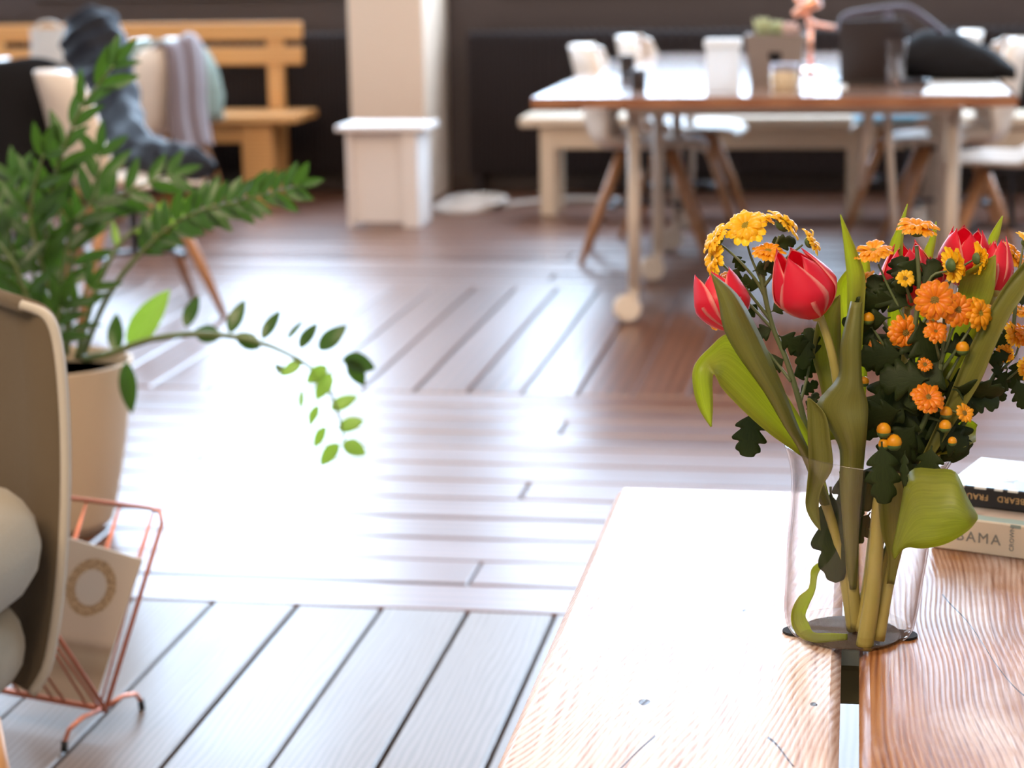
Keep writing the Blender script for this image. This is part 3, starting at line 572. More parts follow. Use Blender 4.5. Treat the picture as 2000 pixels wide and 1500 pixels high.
# ------------------------------------------------------------------ books
M['black'] = P('black_cover', (.012, .011, .013), .45)
M['creamcover'] = P('cream_cover', (.92, .78, .58), .5)
M['teal'] = P('grey_green_cover', (.36, .46, .40), .45)
M['paper'] = P('book_pages', (.72, .66, .56), .8)
M['palegrey'] = P('pale_grey_cover', (.55, .52, .47), .5)
M['gilt'] = P('gold_foil', (.75, .48, .22), .4, .6)
M['greyink'] = P('grey_ink', (.30, .29, .25), .6)
M['whiteink'] = P('white_ink', (.85, .85, .82), .5)
def coverart():
    m, nt, p = newmat('light_blue_cover'); N = nt.nodes.new; L = nt.links.new
    tc = N('ShaderNodeTexCoord'); mp = N('ShaderNodeMapping'); L(tc.outputs['Object'], mp.inputs['Vector'])
    mp.inputs['Location'].default_value = (-.9, 0, 0); mp.inputs['Scale'].default_value = (13, 21, 0)
    ln = N('ShaderNodeVectorMath'); ln.operation = 'LENGTH'; L(mp.outputs[0], ln.inputs[0])
    wv = N('ShaderNodeTexWave'); wv.inputs['Scale'].default_value = 60; wv.bands_direction = 'DIAGONAL'; wv.inputs['Distortion'].default_value = 4; L(tc.outputs['Object'], wv.inputs['Vector'])
    r1 = ramp(nt, [(.35, (.42, .56, .66)), (.65, (.82, .88, .90))]); L(wv.outputs['Fac'], r1.inputs['Fac'])
    g_ = N('ShaderNodeMath'); g_.operation = 'LESS_THAN'; L(ln.outputs['Value'], g_.inputs[0]); g_.inputs[1].default_value = 1.0
    mx = N('ShaderNodeMix'); mx.data_type = 'RGBA'; L(g_.outputs[0], mx.inputs['Factor']); L(r1.outputs['Color'], mx.inputs[6]); mx.inputs[7].default_value = (.22, .33, .45, 1)
    L(mx.outputs[2], p.inputs['Base Color']); p.inputs['Roughness'].default_value = .3; return m
M['cover_art'] = coverart()
def text(body, size, mat, parent, loc, rot, name='lettering', extr=.0003, align='LEFT', space=1.0):
    c = bpy.data.curves.new(name, 'FONT'); c.body = body; c.size = size; c.extrude = extr; c.align_x = 'LEFT'; c.materials.append(mat); c.resolution_u = 3
    c.align_x = align; c.space_character = space
    tmp = bpy.data.objects.new(name, c); COL.objects.link(tmp); bpy.context.view_layer.update()
    me = bpy.data.meshes.new_from_object(tmp.evaluated_get(bpy.context.evaluated_depsgraph_get())); bpy.data.objects.remove(tmp)
    o = bpy.data.objects.new(name, me); COL.objects.link(o); o.parent = parent; o.location = loc; o.rotation_euler = rot; return o
def book(name, origin, rz, L, D, H, cov, spine, label, top=None, group='books lying stacked beside the vase'):
    """origin = left end of the spine on the support; local x along the spine, y away from it, z up"""
    r = thing(name, origin, label, 'book', group, rz)
    MB().box((.003, .004, .003), (L-.003, D-.004, H-.003)).build('pages', M['paper'], r, world=False)
    MB().box((0, 0, H-.003), (L, D, H), .001).build('front_cover', top or cov, r, world=False)
    MB().box((0, 0, 0), (L, D, .003), .001).build('back_cover', cov, r, world=False)
    MB().box((0, -.002, 0), (L, .003, H), .0015).build('spine', spine, r, world=False)
    return r
ang = -.36
bo = V(.098, 2.372, CT+.0005)
def coverprint():
    m, nt, p = newmat('pale_cover_print'); N = nt.nodes.new; L = nt.links.new
    tc = N('ShaderNodeTexCoord'); sp = N('ShaderNodeSeparateXYZ'); L(tc.outputs['Object'], sp.inputs[0])
    nz = N('ShaderNodeTexNoise'); nz.inputs['Scale'].default_value = 14; L(tc.outputs['Object'], nz.inputs['Vector'])
    a_ = N('ShaderNodeMath'); a_.operation = 'MULTIPLY_ADD'; L(nz.outputs['Fac'], a_.inputs[0]); a_.inputs[1].default_value = .02; L(sp.outputs['Y'], a_.inputs[2])
    k = N('ShaderNodeMath'); k.operation = 'GREATER_THAN'; L(a_.outputs[0], k.inputs[0]); k.inputs[1].default_value = .029
    r = ramp(nt, [(.30, (.10, .05, .035)), (.42, (.55, .42, .33)), (.6, (.62, .56, .46))]); L(nz.outputs['Fac'], r.inputs['Fac'])
    mx = N('ShaderNodeMix'); mx.data_type = 'RGBA'; L(k.outputs[0], mx.inputs['Factor']); mx.inputs[6].default_value = (.36, .46, .40, 1); L(r.outputs['Color'], mx.inputs[7])
    L(mx.outputs[2], p.inputs['Base Color']); p.inputs['Roughness'].default_value = .45; return m
M['cover_print'] = coverprint()
b1 = book('book', bo, ang, .24, .162, .040, M['teal'], M['creamcover'], 'thick cream spined book at the bottom of the stack beside the vase', M['cover_print'])
text('OBAMA', .0174, M['greyink'], b1, (.083, -.0024, .0135), (math.radians(90), 0, 0), align='RIGHT', space=1.25)
text('CROWN', .0075, M['greyink'], b1, (.0985, -.0024, .008), (math.radians(90), math.radians(-90), 0), 'publisher_lettering')
MB().box((.094, -.0025, .036), (.106, -.0021, .040)).build('spine_mark', M['teal'], b1, world=False)
b3 = book('book', bo+V(.018, .048, .0406), ang+.02, .215, .140, .025, M['black'], M['black'], 'black spined book with light blue cover on top of the stack', M['cover_art'])
text('MARY BEARD   FRAUEN', .0101, M['gilt'], b3, (.011, -.0024, .0165), (math.radians(90), math.radians(180), 0), align='RIGHT', space=1.1)
for k, (bx, wd) in enumerate([(.012, .010), (.034, .014), (.058, .010), (.074, .012), (.095, .010)]):
    MB().box((bx, -.0024, .0228), (bx+wd, .0005, .0254)).build('spine_dash', M['whiteink'], b3, world=False)
text('FRAUEN', .019, M['whiteink'], b3, (.058, .105, .0252), (0, 0, math.radians(-90)), 'cover_lettering')
text('MACHT', .019, M['whiteink'], b3, (.034, .105, .0252), (0, 0, math.radians(-90)), 'cover_lettering')

# ------------------------------------------------------------------ armchair (left edge)
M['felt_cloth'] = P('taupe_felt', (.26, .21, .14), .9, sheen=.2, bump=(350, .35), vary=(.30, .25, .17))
M['shaded_shell'] = P('shaded_taupe_felt', (.115, .080, .045), .95, sheen=.15, bump=(350, .35), vary=(.135, .098, .058))  # shell felt darkened: the shade on its inner face is put into the colour
M['edge_highlight'] = P('pale_edge_highlight', (.50, .44, .36), .8)
M['oak'] = WOOD('light_oak', [(.2, (.42, .20, .07)), (.8, (.58, .32, .14))], .45, (1, 1, .15), 20, 3, .1)
ac = thing('armchair', (-1.62, 2.55, 0), 'taupe felt armchair with curved shell back at the left edge', 'armchair')
edge = [(60, 1352, 2.66), (88, 1305, 2.67), (104, 1230, 2.68), (117, 1120, 2.69), (125, 980, 2.70), (125, 850, 2.71), (119, 740, 2.72), (110, 668, 2.73), (98, 628, 2.735), (78, 607, 2.74), (40, 594, 2.745)]
rows = []
for px, py, Y in crom(edge, 3):
    e = at(px, py, Y); row = []
    for k in range(13):
        u = k/12; row.append(V(e.x-.92*u, Y+.20*math.sin(math.pi*u)**.8, e.z + (.012*math.sin(math.pi*u) if py < 700 else 0)))
    rows.append(row)
MB().grid(rows).build('back_shell', M['shaded_shell'], ac, True, solid=.022)
MB().tube([r_[0]+V(.004, -.006, 0) for r_ in rows], .0075, 8).build('edge_highlight', M['edge_highlight'], ac, True)  # added pale tube; the highlight along the shell edge is put into its colour
def cushion(name, a, b, r):
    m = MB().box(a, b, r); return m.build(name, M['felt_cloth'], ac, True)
cr = at(82, 1080, 2.63)
cushion('seat_cushion', (cr.x-.80, 2.28, .292), (cr.x, 2.70, .478), .088)
lr = at(52, 1290, 2.63)
cushion('seat_base', (lr.x-.72, 2.33, .165), (lr.x, 2.68, .31), .065)
for sx, sy in ((0, -1), (0, 1), (1, -1), (1, 1)):
    a = at(-28, 1385, 2.46) if (sx, sy) == (0, -1) else V(lr.x-.16-.50*sx, 2.5+.13*sy, .19)
    a.z = .19
    MB().tube([a, V(a.x+(.045 if sx == 0 else -.045), a.y+.03*sy, 0)], [.019, .012], 10).build('leg', M['oak'], ac, True)

# ------------------------------------------------------------------ potted zz plant
M['pot'] = P('ribbed_cream_ceramic', (.60, .45, .30), .6)
M['soil'] = P('potting_soil', (.03, .02, .012), .95)
M['zz'] = LEAF('zz_leaf', (.014, .038, .006), (.026, .058, .009), (.10, .21, .015), .24, .25)
M['zzlight'] = LEAF('young_zz_leaf', (.13, .24, .03), (.20, .32, .05), (.40, .62, .05), .28, .4)
M['zzstem'] = P('zz_stem', (.10, .16, .04), .45, vary=(.17, .19, .07))
PX, PY = -1.655, 4.0
pl = thing('potted_plant', (PX, PY, 0), 'tall potted zz plant in a ribbed cream pot behind the armchair', 'plant')
prof = [(0, .0), (.085, .0), (.095, .012)]
for i in range(45):
    z = .02+i*.0078; q = z/.365; rr = .098+.068*q**.75 + (.004*math.sin(min(1, q)*math.pi))
    prof.append((rr + (.0011 if i % 2 else -.0008), z))
prof += [(.168, .366), (.162, .368), (.157, .362), (.155, .33)]
MB().lathe(prof, 48, (PX, PY, 0)).build('pot', M['pot'], pl, 'auto')
MB().lathe([(0, .335), (.156, .335)], 24, (PX, PY, 0)).build('soil', M['soil'], pl)
def leafmesh(mat):
    rows = []
    for i in range(9):
        t = i/8; hw = .5*math.sin(math.pi*t**.85)**.8 if 0 < t < 1 else .0
        rows.append([V(t, q*hw*.5, .10*abs(q)*hw - .12*t*t) for q in (-1, -.5, 0, .5, 1)])
    return MB().grid(rows).mesh('leaflet', M[mat], True)
LM = {m: leafmesh(m) for m in ('zz', 'zzlight')}
def leaflet(parent, pos, dirv, nrm, L, Wd, mat='zz'):
    x = dirv.normalized(); y = nrm.cross(x); y = y.normalized() if y.length > 1e-4 else V(0, 1, 0); z = x.cross(y)
    o = bpy.data.objects.new('leaflet', LM[mat]); COL.objects.link(o); o.parent = parent
    m = Matrix(((x.x*L, y.x*Wd, z.x*L, pos.x), (x.y*L, y.y*Wd, z.y*L, pos.y), (x.z*L, y.z*Wd, z.z*L, pos.z), (0, 0, 0, 1)))
    off = pl.location
    o.matrix_basis = Matrix.Translation(-off) @ m
    return o
def zp(px, py, Y): return at(px, py, Y)
def frond(path, n, s0, L, ratio=.46, r=.007, mat='zz', pitch=50, up=None, both=True, jit=.3, s1=.97):
    """arching stem with leaflets in two rows; path = (px, py, depth)"""
    pts = [zp(*p) for p in crom(path, 6)]; m = len(pts)
    st = MB().tube(pts, [r*(1-.7*i/(m-1)) for i in range(m)], 8).build('frond', M['zzstem'], pl, True)
    for i in range(n):
        t = s0+(s1-s0)*i/max(1, n-1); k = min(m-2, int(t*(m-1))); p = pts[k].lerp(pts[k+1], t*(m-1)-k); tg = (pts[k+1]-pts[k]).normalized()
        side = tg.cross(-W).normalized()
        for sgn in ((1, -1) if both else (1 if i % 2 else -1,)):
            a = math.radians(pitch+rnd.uniform(-14, 14)) * (1-.25*t)
            d = tg*math.cos(a)+side*sgn*math.sin(a)+(-W)*rnd.uniform(-jit, jit)
            sc_ = L*(.85+.25*math.sin(math.pi*min(1, t)))*rnd.uniform(.85, 1.1)
            nr = (-W+side*rnd.uniform(-.6, .6)+V(0, 0, 1)*rnd.uniform(0, .6)).normalized()
            leaflet(st, p, d, nr, sc_, sc_*ratio*rnd.uniform(.9, 1.15), mat)
    leaflet(st, pts[-1], (pts[-1]-pts[-3]), -W, L*.8, L*.8*ratio, mat)
    return st
# frond A: tall upright, top centre-left
frond([(105, 700, 4.0), (85, 560, 4.0), (92, 420, 3.98), (118, 310, 3.95), (160, 210, 3.92), (222, 128, 3.9)], 9, .30, .092, .62, pitch=34)
frond([(120, 690, 3.98), (108, 600, 3.95), (70, 480, 3.9), (60, 400, 3.88), (85, 300, 3.85)], 6, .25, .085, .6)
# frond B: reaching right, dense
frond([(160, 700, 4.0), (205, 590, 3.95), (270, 500, 3.9), (360, 425, 3.85), (470, 392, 3.82), (585, 362, 3.8)], 16, .42, .064, .70, pitch=54)
frond([(150, 700, 4.02), (190, 560, 4.0), (240, 470, 4.0), (300, 430, 4.0), (345, 420, 4.0)], 5, .45, .055, .5, mat='zzlight', both=False)
# frond D, E: dark fronds behind
frond([(130, 690, 4.05), (135, 540, 4.08), (165, 440, 4.1), (235, 380, 4.12), (335, 342, 4.15)], 8, .30, .085, .60)
frond([(115, 690, 4.0), (120, 560, 4.0), (140, 450, 4.02), (185, 380, 4.05), (195, 300, 4.05)], 6, .25, .09, .6)
frond([(70, 690, 4.0), (40, 560, 3.98), (15, 450, 3.95), (-20, 370, 3.95)], 6, .25, .09, .62)
frond([(90, 690, 3.92), (60, 600, 3.88), (30, 520, 3.85), (-5, 470, 3.85)], 5, .25, .085, .5)
frond([(80, 690, 4.05), (70, 560, 4.1), (45, 440, 4.1), (30, 350, 4.1)], 5, .3, .09, .6)
frond([(130, 690, 3.95), (140, 620, 3.9), (175, 560, 3.88)], 3, .35, .075, .5)
frond([(100, 700, 3.9), (105, 650, 3.86), (120, 600, 3.84)], 3, .4, .085, .55)
# frond C: arching low to the right, leaflets well apart, placed one by one
cp = [(165, 700, 3.95), (215, 690, 3.9), (300, 662, 3.86), (400, 652, 3.82), (490, 665, 3.79), (560, 690, 3.77), (620, 730, 3.75), (655, 790, 3.74), (672, 860, 3.73)]
cpts = [zp(*p) for p in crom(cp, 6)]
fc = MB().tube(cpts, [.008*(1-.72*i/(len(cpts)-1)) for i in range(len(cpts))], 8).build('frond', M['zzstem'], pl, True)
for x_, y_, an, ln, wd, mt in [(246, 705, 275, 95, 34, 'zz'), (250, 682, 55, 130, 52, 'zzlight'), (228, 690, 95, 75, 34, 'zz'), (362, 640, 72, 64, 28, 'zz'), (432, 660, 165, 56, 36, 'zz'), (448, 652, 68, 66, 30, 'zz'), (508, 680, 150, 52, 34, 'zz'), (512, 664, 62, 62, 26, 'zz'), (560, 664, 52, 46, 12, 'zz'), (590, 705, 215, 46, 24, 'zzlight'), (560, 732, 140, 30, 16, 'zz'), (585, 682, 60, 58, 26, 'zz'), (622, 684, 42, 66, 34, 'zz'), (668, 700, 345, 62, 38, 'zz'), (680, 700, 300, 58, 32, 'zz'), (640, 715, 215, 50, 30, 'zzlight'), (648, 728, 240, 56, 30, 'zzlight'), (590, 762, 265, 36, 12, 'zzlight'), (645, 800, 28, 54, 28, 'zzlight'), (622, 790, 245, 42, 20, 'zzlight'), (660, 838, 20, 50, 30, 'zzlight'), (636, 832, 240, 46, 22, 'zzlight'), (664, 866, 225, 56, 32, 'zzlight'), (668, 864, 335, 48, 34, 'zzlight')]:
    a = math.radians(an); d = RV*math.cos(a)+UV*math.sin(a)+(-W)*rnd.uniform(-.25, .25); Yl = 3.95-.22*min(1, (x_-165)/500)
    k_ = 4000/Yl*1.0
    leaflet(fc, zp(x_, y_, Yl), d, (-W+UV*.3+RV*rnd.uniform(-.3, .3)), ln/k_*1.18, wd/k_*2.25, mt)

# ------------------------------------------------------------------ copper magazine rack
M['copper'] = P('copper_wire', (.62, .22, .13), .35, .75)
M['rubber'] = P('black_rubber', (.015, .015, .015), .6)
B0, B1 = V(-1.345, 2.965, .035), V(-1.150, 2.905, .035)
ax_ = (B1-B0).normalized(); B0 = B1-ax_*.34
pn = V(-ax_.y, ax_.x, 0)
ra = thing('magazine_rack', ((B0+B1)/2*1.0) * 1.0, 'copper wire magazine rack on the floor by the armchair', 'rack'); ra.location.z = 0
def panel(sgn, H=.278, lean=.185):
    top = lambda q: B0+ax_*(.34*q)+pn*(sgn*lean)+V(0, 0, H)
    bot = lambda q: B0+ax_*(.34*q)
    # rounded outline
    ol = [bot(0), bot(0).lerp(top(0), .93), bot(0).lerp(top(0), 1)+ax_*.012, bot(0)+(top(0)-bot(0))+ax_*.03, top(1)-ax_*.03, top(1)-ax_*.010-(top(1)-bot(1))*.012, bot(1)+(top(1)-bot(1))*.93, bot(1)]
    MB().tube(ol, .0038, 8).build('wire_frame', M['copper'], ra, True)
    n = 5
    for i in range(n):
        q = (i+.65)/n
        for s_ in (-.035, .035):
            MB().tube([top(q), bot(q+s_)], .0020, 6).build('wire', M['copper'], ra, True)
    return top, bot
topf, botf = panel(1); topn, botn = panel(-1)
MB().tube([B0, B1], .0055, 8).build('bottom_rail', M['copper'], ra, True)
for q, e in ((0.04, 0), (.985, 1)):
    b = B0+ax_*(.34*q)
    for s_ in (1, -1):
        f_ = b+pn*(s_*.085)
        MB().tube([b, b+pn*(s_*.05)+V(0, 0, .004), f_+V(0, 0, -.004), f_+pn*(s_*.012)+V(0, 0, -.020), f_+pn*(s_*.014)+V(0, 0, -.031)], .0038, 8).build('foot', M['copper'], ra, True)
        MB().tube([f_+pn*(s_*.012)+V(0, 0, -.018), f_+pn*(s_*.014)+V(0, 0, -.0345)], .0055, 8).build('rubber_cap', M['rubber'], ra, True)
def magmat():
    m, nt, p = newmat('magazine_print'); N = nt.nodes.new; L = nt.links.new
    tc = N('ShaderNodeTexCoord'); sp = N('ShaderNodeSeparateXYZ'); L(tc.outputs['UV'], sp.inputs[0])
    def mth(op, a, b=None, c=None):
        n = N('ShaderNodeMath'); n.operation = op
        for i, q in enumerate((a, b, c)):
            if q is None: continue
            if isinstance(q, (int, float)): n.inputs[i].default_value = q
            else: L(q, n.inputs[i])
        return n.outputs[0]
    u, v = sp.outputs['X'], sp.outputs['Y']
    du = mth('MULTIPLY', mth('SUBTRACT', u, .52), 1.0); dv = mth('MULTIPLY', mth('SUBTRACT', v, .745), 1.62)
    rr = mth('SQRT', mth('ADD', mth('MULTIPLY', du, du), mth('MULTIPLY', dv, dv)))
    ring = mth('MULTIPLY', mth('GREATER_THAN', rr, .185), mth('LESS_THAN', rr, .30))
    nz = N('ShaderNodeTexNoise'); nz.inputs['Scale'].default_value = 55; L(tc.outputs['UV'], nz.inputs['Vector'])
    wr = ramp(nt, [(.35, (.16, .09, .04)), (.5, (.42, .27, .14)), (.7, (.60, .45, .30))]); L(nz.outputs['Fac'], wr.inputs['Fac'])
    bgc = ramp(nt, [(.10, (.50, .38, .27)), (.20, (.34, .25, .17)), (.30, (.40, .31, .22)), (.36, (.33, .24, .17)), (.42, (.56, .44, .34)), (1, (.60, .49, .39))])
    L(mth('ADD', v, mth('MULTIPLY', mth('SUBTRACT', nz.outputs['Fac'], .5), .06)), bgc.inputs['Fac'])
    inn = mth('LESS_THAN', rr, .185)
    m0 = N('ShaderNodeMix'); m0.data_type = 'RGBA'; L(inn, m0.inputs['Factor']); L(bgc.outputs['Color'], m0.inputs[6]); m0.inputs[7].default_value = (.56, .49, .43, 1)
    mx = N('ShaderNodeMix'); mx.data_type = 'RGBA'; L(ring, mx.inputs['Factor']); L(m0.outputs[2], mx.inputs[6]); L(wr.outputs['Color'], mx.inputs[7])
    L(mx.outputs[2], p.inputs['Base Color']); p.inputs['Roughness'].default_value = .45; return m
M['magazine'] = magmat()
mg = thing('magazine', B0+ax_*.16, 'magazine with a wreath on its beige cover standing in the copper rack', 'magazine')
q0, q1 = .47, .955
def mp_(q, h): return botf(q)+(topf(q)-botf(q))*h-pn*.008+V(0, 0, .004)
bl, br, tr, tl = mp_(q0, .02), mp_(q1, .02), mp_(q1+.02, .74), mp_(q0+.02, .80)
th = -pn*.004
m_ = MB(); m_.add([bl+th, br+th, tr+th, tl+th], [(0, 1, 2, 3)], [(0, 0), (1, 0), (1, 1), (0, 1)]); m_.build('cover', M['magazine'], mg)
m_ = MB(); m_.add([bl, br, tr, tl, bl+th*.9, br+th*.9, tr+th*.9, tl+th*.9], [(0, 3, 2, 1), (0, 1, 5, 4), (1, 2, 6, 5), (2, 3, 7, 6), (3, 0, 4, 7)]); m_.build('pages', M['paper'], mg)

# ------------------------------------------------------------------ shell chairs
M['shellcream'] = P('cream_plastic_shell', (.72, .60, .49), .38)
M['shellsage'] = P('sage_plastic_shell', (.26, .32, .27), .4)
M['shellbrown'] = P('taupe_plastic_shell', (.34, .24, .19), .4)
M['beech'] = WOOD('beech_leg', [(.2, (.36, .15, .055)), (.8, (.50, .25, .11))], .45, (1, 1, .2), 18, 2, .08)
M['blackmetal'] = P('black_metal', (.03, .03, .035), .3, .6)
def shell_rows():
    prof = crom([(.235, .425, .175), (.20, .445, .205), (.10, .447, .235), (-.02, .437, .245), (-.13, .435, .25), (-.20, .465, .255), (-.232, .535, .262), (-.25, .62, .255), (-.268, .71, .235), (-.285, .78, .195), (-.293, .815, .14), (-.296, .828, .06)], 3)
    rows = []
    for i, (f, z, hw) in enumerate(prof):
        v = i/(len(prof)-1); bend = max(0, min(1, (v-.30)/.25)); row = []
        for j in range(13):
            u = j/6-1
            fx = f + bend*.115*abs(u)**2.2*(1 if v < .9 else .8)
            zz = z + (1-bend)*.035*abs(u)**3*(v*2.2) + (.03*abs(u)**3 if .3 < v < .6 else 0)
            row.append(V(fx, u*hw, zz))
        rows.append(row)
    return rows
shellmesh = {}
def chair(x, y, rz, label, mat='shellcream', group='shell chairs at the rear table', scale=1.0):
    r = thing('shell_chair', (x, y, 0), label, 'chair', group, math.radians(rz))
    if mat not in shellmesh: shellmesh[mat] = MB().grid(shell_rows()).mesh('shell', M[mat], True)
    o = bpy.data.objects.new('shell', shellmesh[mat]); COL.objects.link(o); o.parent = r
    sd_ = o.modifiers.new('s', 'SOLIDIFY'); sd_.thickness = .012; sd_.offset = 0
    if 'leg' not in shellmesh:
        shellmesh['leg'] = [MB().tube([(.09*a, .09*b, .43), (.17*a, .155*b, .215), (.245*a, .215*b, 0)], [.021, .019, .012], 10).mesh('leg', M['beech'], True) for a in (1, -1) for b in (1, -1)]
        shellmesh['st'] = MB().box((-.165, -.014, .205), (.165, .014, .219)).box((-.014-.13, -.15, .204), (.014-.13, .15, .218)).box((.116, -.15, .204), (.144, .15, .218)).box((-.012, -.012, .212), (.012, .012, .42)).box((-.11, -.11, .415), (.11, .11, .432)).mesh('stretcher', M['blackmetal'])
    for q in shellmesh['leg']:
        l = bpy.data.objects.new('leg', q); COL.objects.link(l); l.parent = r
    s_ = bpy.data.objects.new('stretcher', shellmesh['st']); COL.objects.link(s_); s_.parent = r
    return r
def drape(name, ch, path, hw, mat, label, cat, waves=3, amp=.014, yo=0, seed=1):
    """cloth hung over a chair back: path in the chair's (forward, height) plane"""
    q = random.Random(seed); rt = thing(name, ch.location, label, cat, None, ch.rotation_euler.z)
    rows = []; pr = crom(path, 5); n = len(pr)
    for i, (f, z) in enumerate(pr):
        t = i/(n-1); row = []
        for j in range(19):
            u = j/9-1; s = amp*(abs(t-.4)+.25)*math.sin(u*waves*math.pi+2*t+seed)
            row.append(V(f+s+.06*u*u, yo+u*hw*(1+.10*math.sin(3*t+seed)), z-.03*abs(u)**2*(1 if 0.2 < t < .8 else 0)+.012*math.sin(5*u+seed)))
        rows.append(row)
    MB().grid(rows).build('cloth', M[mat], rt, True, world=False, solid=.016, sub=1)
    return rt
GL = 'cream shell chairs at the rear table, left side'
L1 = chair(-.80, 7.97, 3, 'nearer of two cream shell chairs at the left side of the wheeled table', 'shellcream')
L2 = chair(-.70, 8.66, -4, 'cream shell chair behind the nearer one at the left side of the wheeled table', 'shellcream')
R1 = chair(.545, 7.33, 176, 'cream shell chair cut off by the right edge beside the wheeled table', 'shellcream')
R2 = chair(.36, 8.12, 184, 'cream shell chair half under the right side of the wheeled table', 'shellcream')
R3 = chair(.22, 8.85, 178, 'cream shell chair with a light blue seat pad, far right of the table', 'shellcream')
M['bluepad'] = P('light_blue_felt', (.22, .46, .58), .9, sheen=.3)
pad = MB().lathe([(0, .452), (.17, .452), (.185, .462), (.185, .475), (.17, .485), (0, .487)], 28).build('seat_pad', M['bluepad'], smooth='auto'); pad.location = (.17, 8.85, 0)
tag(pad, 'light blue felt pad lying on a chair seat under the table', 'cushion')
# left group
CA = chair(-2.40, 6.58, 32, 'cream shell chair with a dark navy coat lying on its seat', 'shellcream', 'shell chairs at the left table')
cx_ = at(250, 200, 8.45)
CB = chair(cx_.x, 8.45, 168, 'cream shell chair with a grey lilac scarf hung over its back', 'shellcream', 'shell chairs at the left table')
CD = chair(-2.93, 6.85, 100, 'cream shell chair at the left edge with a black jacket over its back', 'shellcream', 'shell chairs at the left table')
cx_ = at(330, 150, 9.05)
CC = chair(cx_.x, 9.05, 100, 'sage green shell chair in front of the wooden bench', 'shellsage', 'shell chairs at the left table')
M['scarf'] = P('lilac_grey_wool', (.20, .155, .165), .95, sheen=.5)
M['blackcloth'] = P('black_cloth', (.009, .008, .009), .9, spec=.2)
M['navy'] = P('navy_padded_nylon', (.008, .008, .013), .6, spec=.22, bump=(18, .6))
drape('scarf', CB, [(-.19, .60), (-.235, .72), (-.262, .82), (-.293, .855), (-.325, .83), (-.335, .70), (-.33, .55), (-.35, .40)], .15, 'scarf', 'grey lilac scarf hanging over the back of a cream chair', 'scarf', 3, .02, -.02, 2)
drape('jacket', CD, [(-.14, .58), (-.215, .74), (-.262, .83), (-.296, .86), (-.33, .83), (-.345, .65), (-.36, .50), (-.37, .38)], .23, 'blackcloth', 'black jacket draped over a chair back at the left edge', 'jacket', 2, .02, -.02, 5)
co = thing('coat', (-2.6, 7.3, .4), 'dark navy padded coat slumped between the two left chairs', 'coat')
cpth = crom([(150, 25, 7.5, .05), (172, 60, 7.5, .12), (195, 120, 7.45, .125), (215, 200, 7.3, .12), (238, 262, 7.1, .11), (285, 300, 6.85, .07), (340, 312, 6.70, .062), (385, 322, 6.60, .055), (418, 332, 6.55, .02)], 5)
cp3 = [at(a, b, c_) for a, b, c_, d in cpth]; rows = []
q = random.Random(3)
for i, (p_, (a, b, c_, d)) in enumerate(zip(cp3, cpth)):
    t_ = (cp3[min(i+1, len(cp3)-1)]-cp3[max(i-1, 0)]).normalized(); n1 = t_.cross(V(0, 1, 0)).normalized(); n2 = t_.cross(n1)
    rows.append([p_+(n1*math.cos(k*math.pi/10)*1.0+n2*math.sin(k*math.pi/10)*.7)*d*(1+.10*math.sin(i*1.7)+.10*math.sin(k*1.9+i*.6)) for k in range(20)])
MB().grid(rows, True).build('body', M['navy'], co, True, sub=1)
sl = [at(185, 150, 7.3), at(210, 230, 7.15), at(255, 300, 6.95), at(330, 322, 6.72)]
MB().tube([Vector(v_) for v_ in crom([tuple(v_) for v_ in sl], 5)], [.055+.008*math.sin(i*2.2) for i in range(16)], 12).build('sleeve', M['navy'], co, True)

# ------------------------------------------------------------------ wooden bench on the left
M['pine'] = WOOD('orange_pine', [(.2, (.52, .23, .065)), (.8, (.68, .36, .13))], .42, (.15, 1, 1), 16, 3, .08, axis='Z')
be = thing('wooden_bench', (-3.9, 9.7, 0), 'orange pine bench with slatted back against the dark wall', 'bench')
xr = -2.69
MB().box((-6, 9.88, .775), (xr, 9.91, .862), .005).build('back_slat', M['pine'], be, 'auto')
MB().box((-6, 9.88, .655), (xr, 9.91, .742), .005).build('back_slat', M['pine'], be, 'auto')
MB().box((-6, 9.48, .40), (-2.62, 9.88, .44), .006).build('seat', M['pine'], be, 'auto')
MB().box((-6, 9.56, .30), (-2.76, 9.59, .40), .003).build('apron', M['pine'], be, 'auto')
for xx in (-2.835, -4.3, -5.8):
    MB().box((xx-.037, 9.89, 0), (xx+.037, 9.96, .80), .004).build('back_post', M['pine'], be, 'auto')
    MB().box((xx-.075, 9.53, 0), (xx+.075, 9.62, .40), .004).build('leg', M['pine'], be, 'auto')
M['canvas'] = P('pale_canvas', (.55, .49, .44), .9)
bgp = at(88, 60, 9.62)
bg_ = thing('tote_bag', (bgp.x, 9.66, .44), 'pale canvas bag standing on the pine bench', 'bag')
rows = [[V(bgp.x+(.12+.02*math.sin(z*9))*sx*(1-.35*max(0, z-.55)), 9.68+sy*(.10-.12*z)*(1), .44+z*.66) for sx, sy in [(math.cos(k*math.pi/8), math.sin(k*math.pi/8)) for k in range(16)]] for z in (0, .1, .2, .35, .5, .62)]
MB().grid(rows, True).build('body', M['canvas'], bg_, True)
MB().tube(crom([(bgp.x-.06, 9.66, .83), (bgp.x-.05, 9.66, .87), (bgp.x+.0, 9.66, .885), (bgp.x+.05, 9.66, .87), (bgp.x+.06, 9.66, .83)], 4), .008, 6).build('handle', M['canvas'], bg_, True)
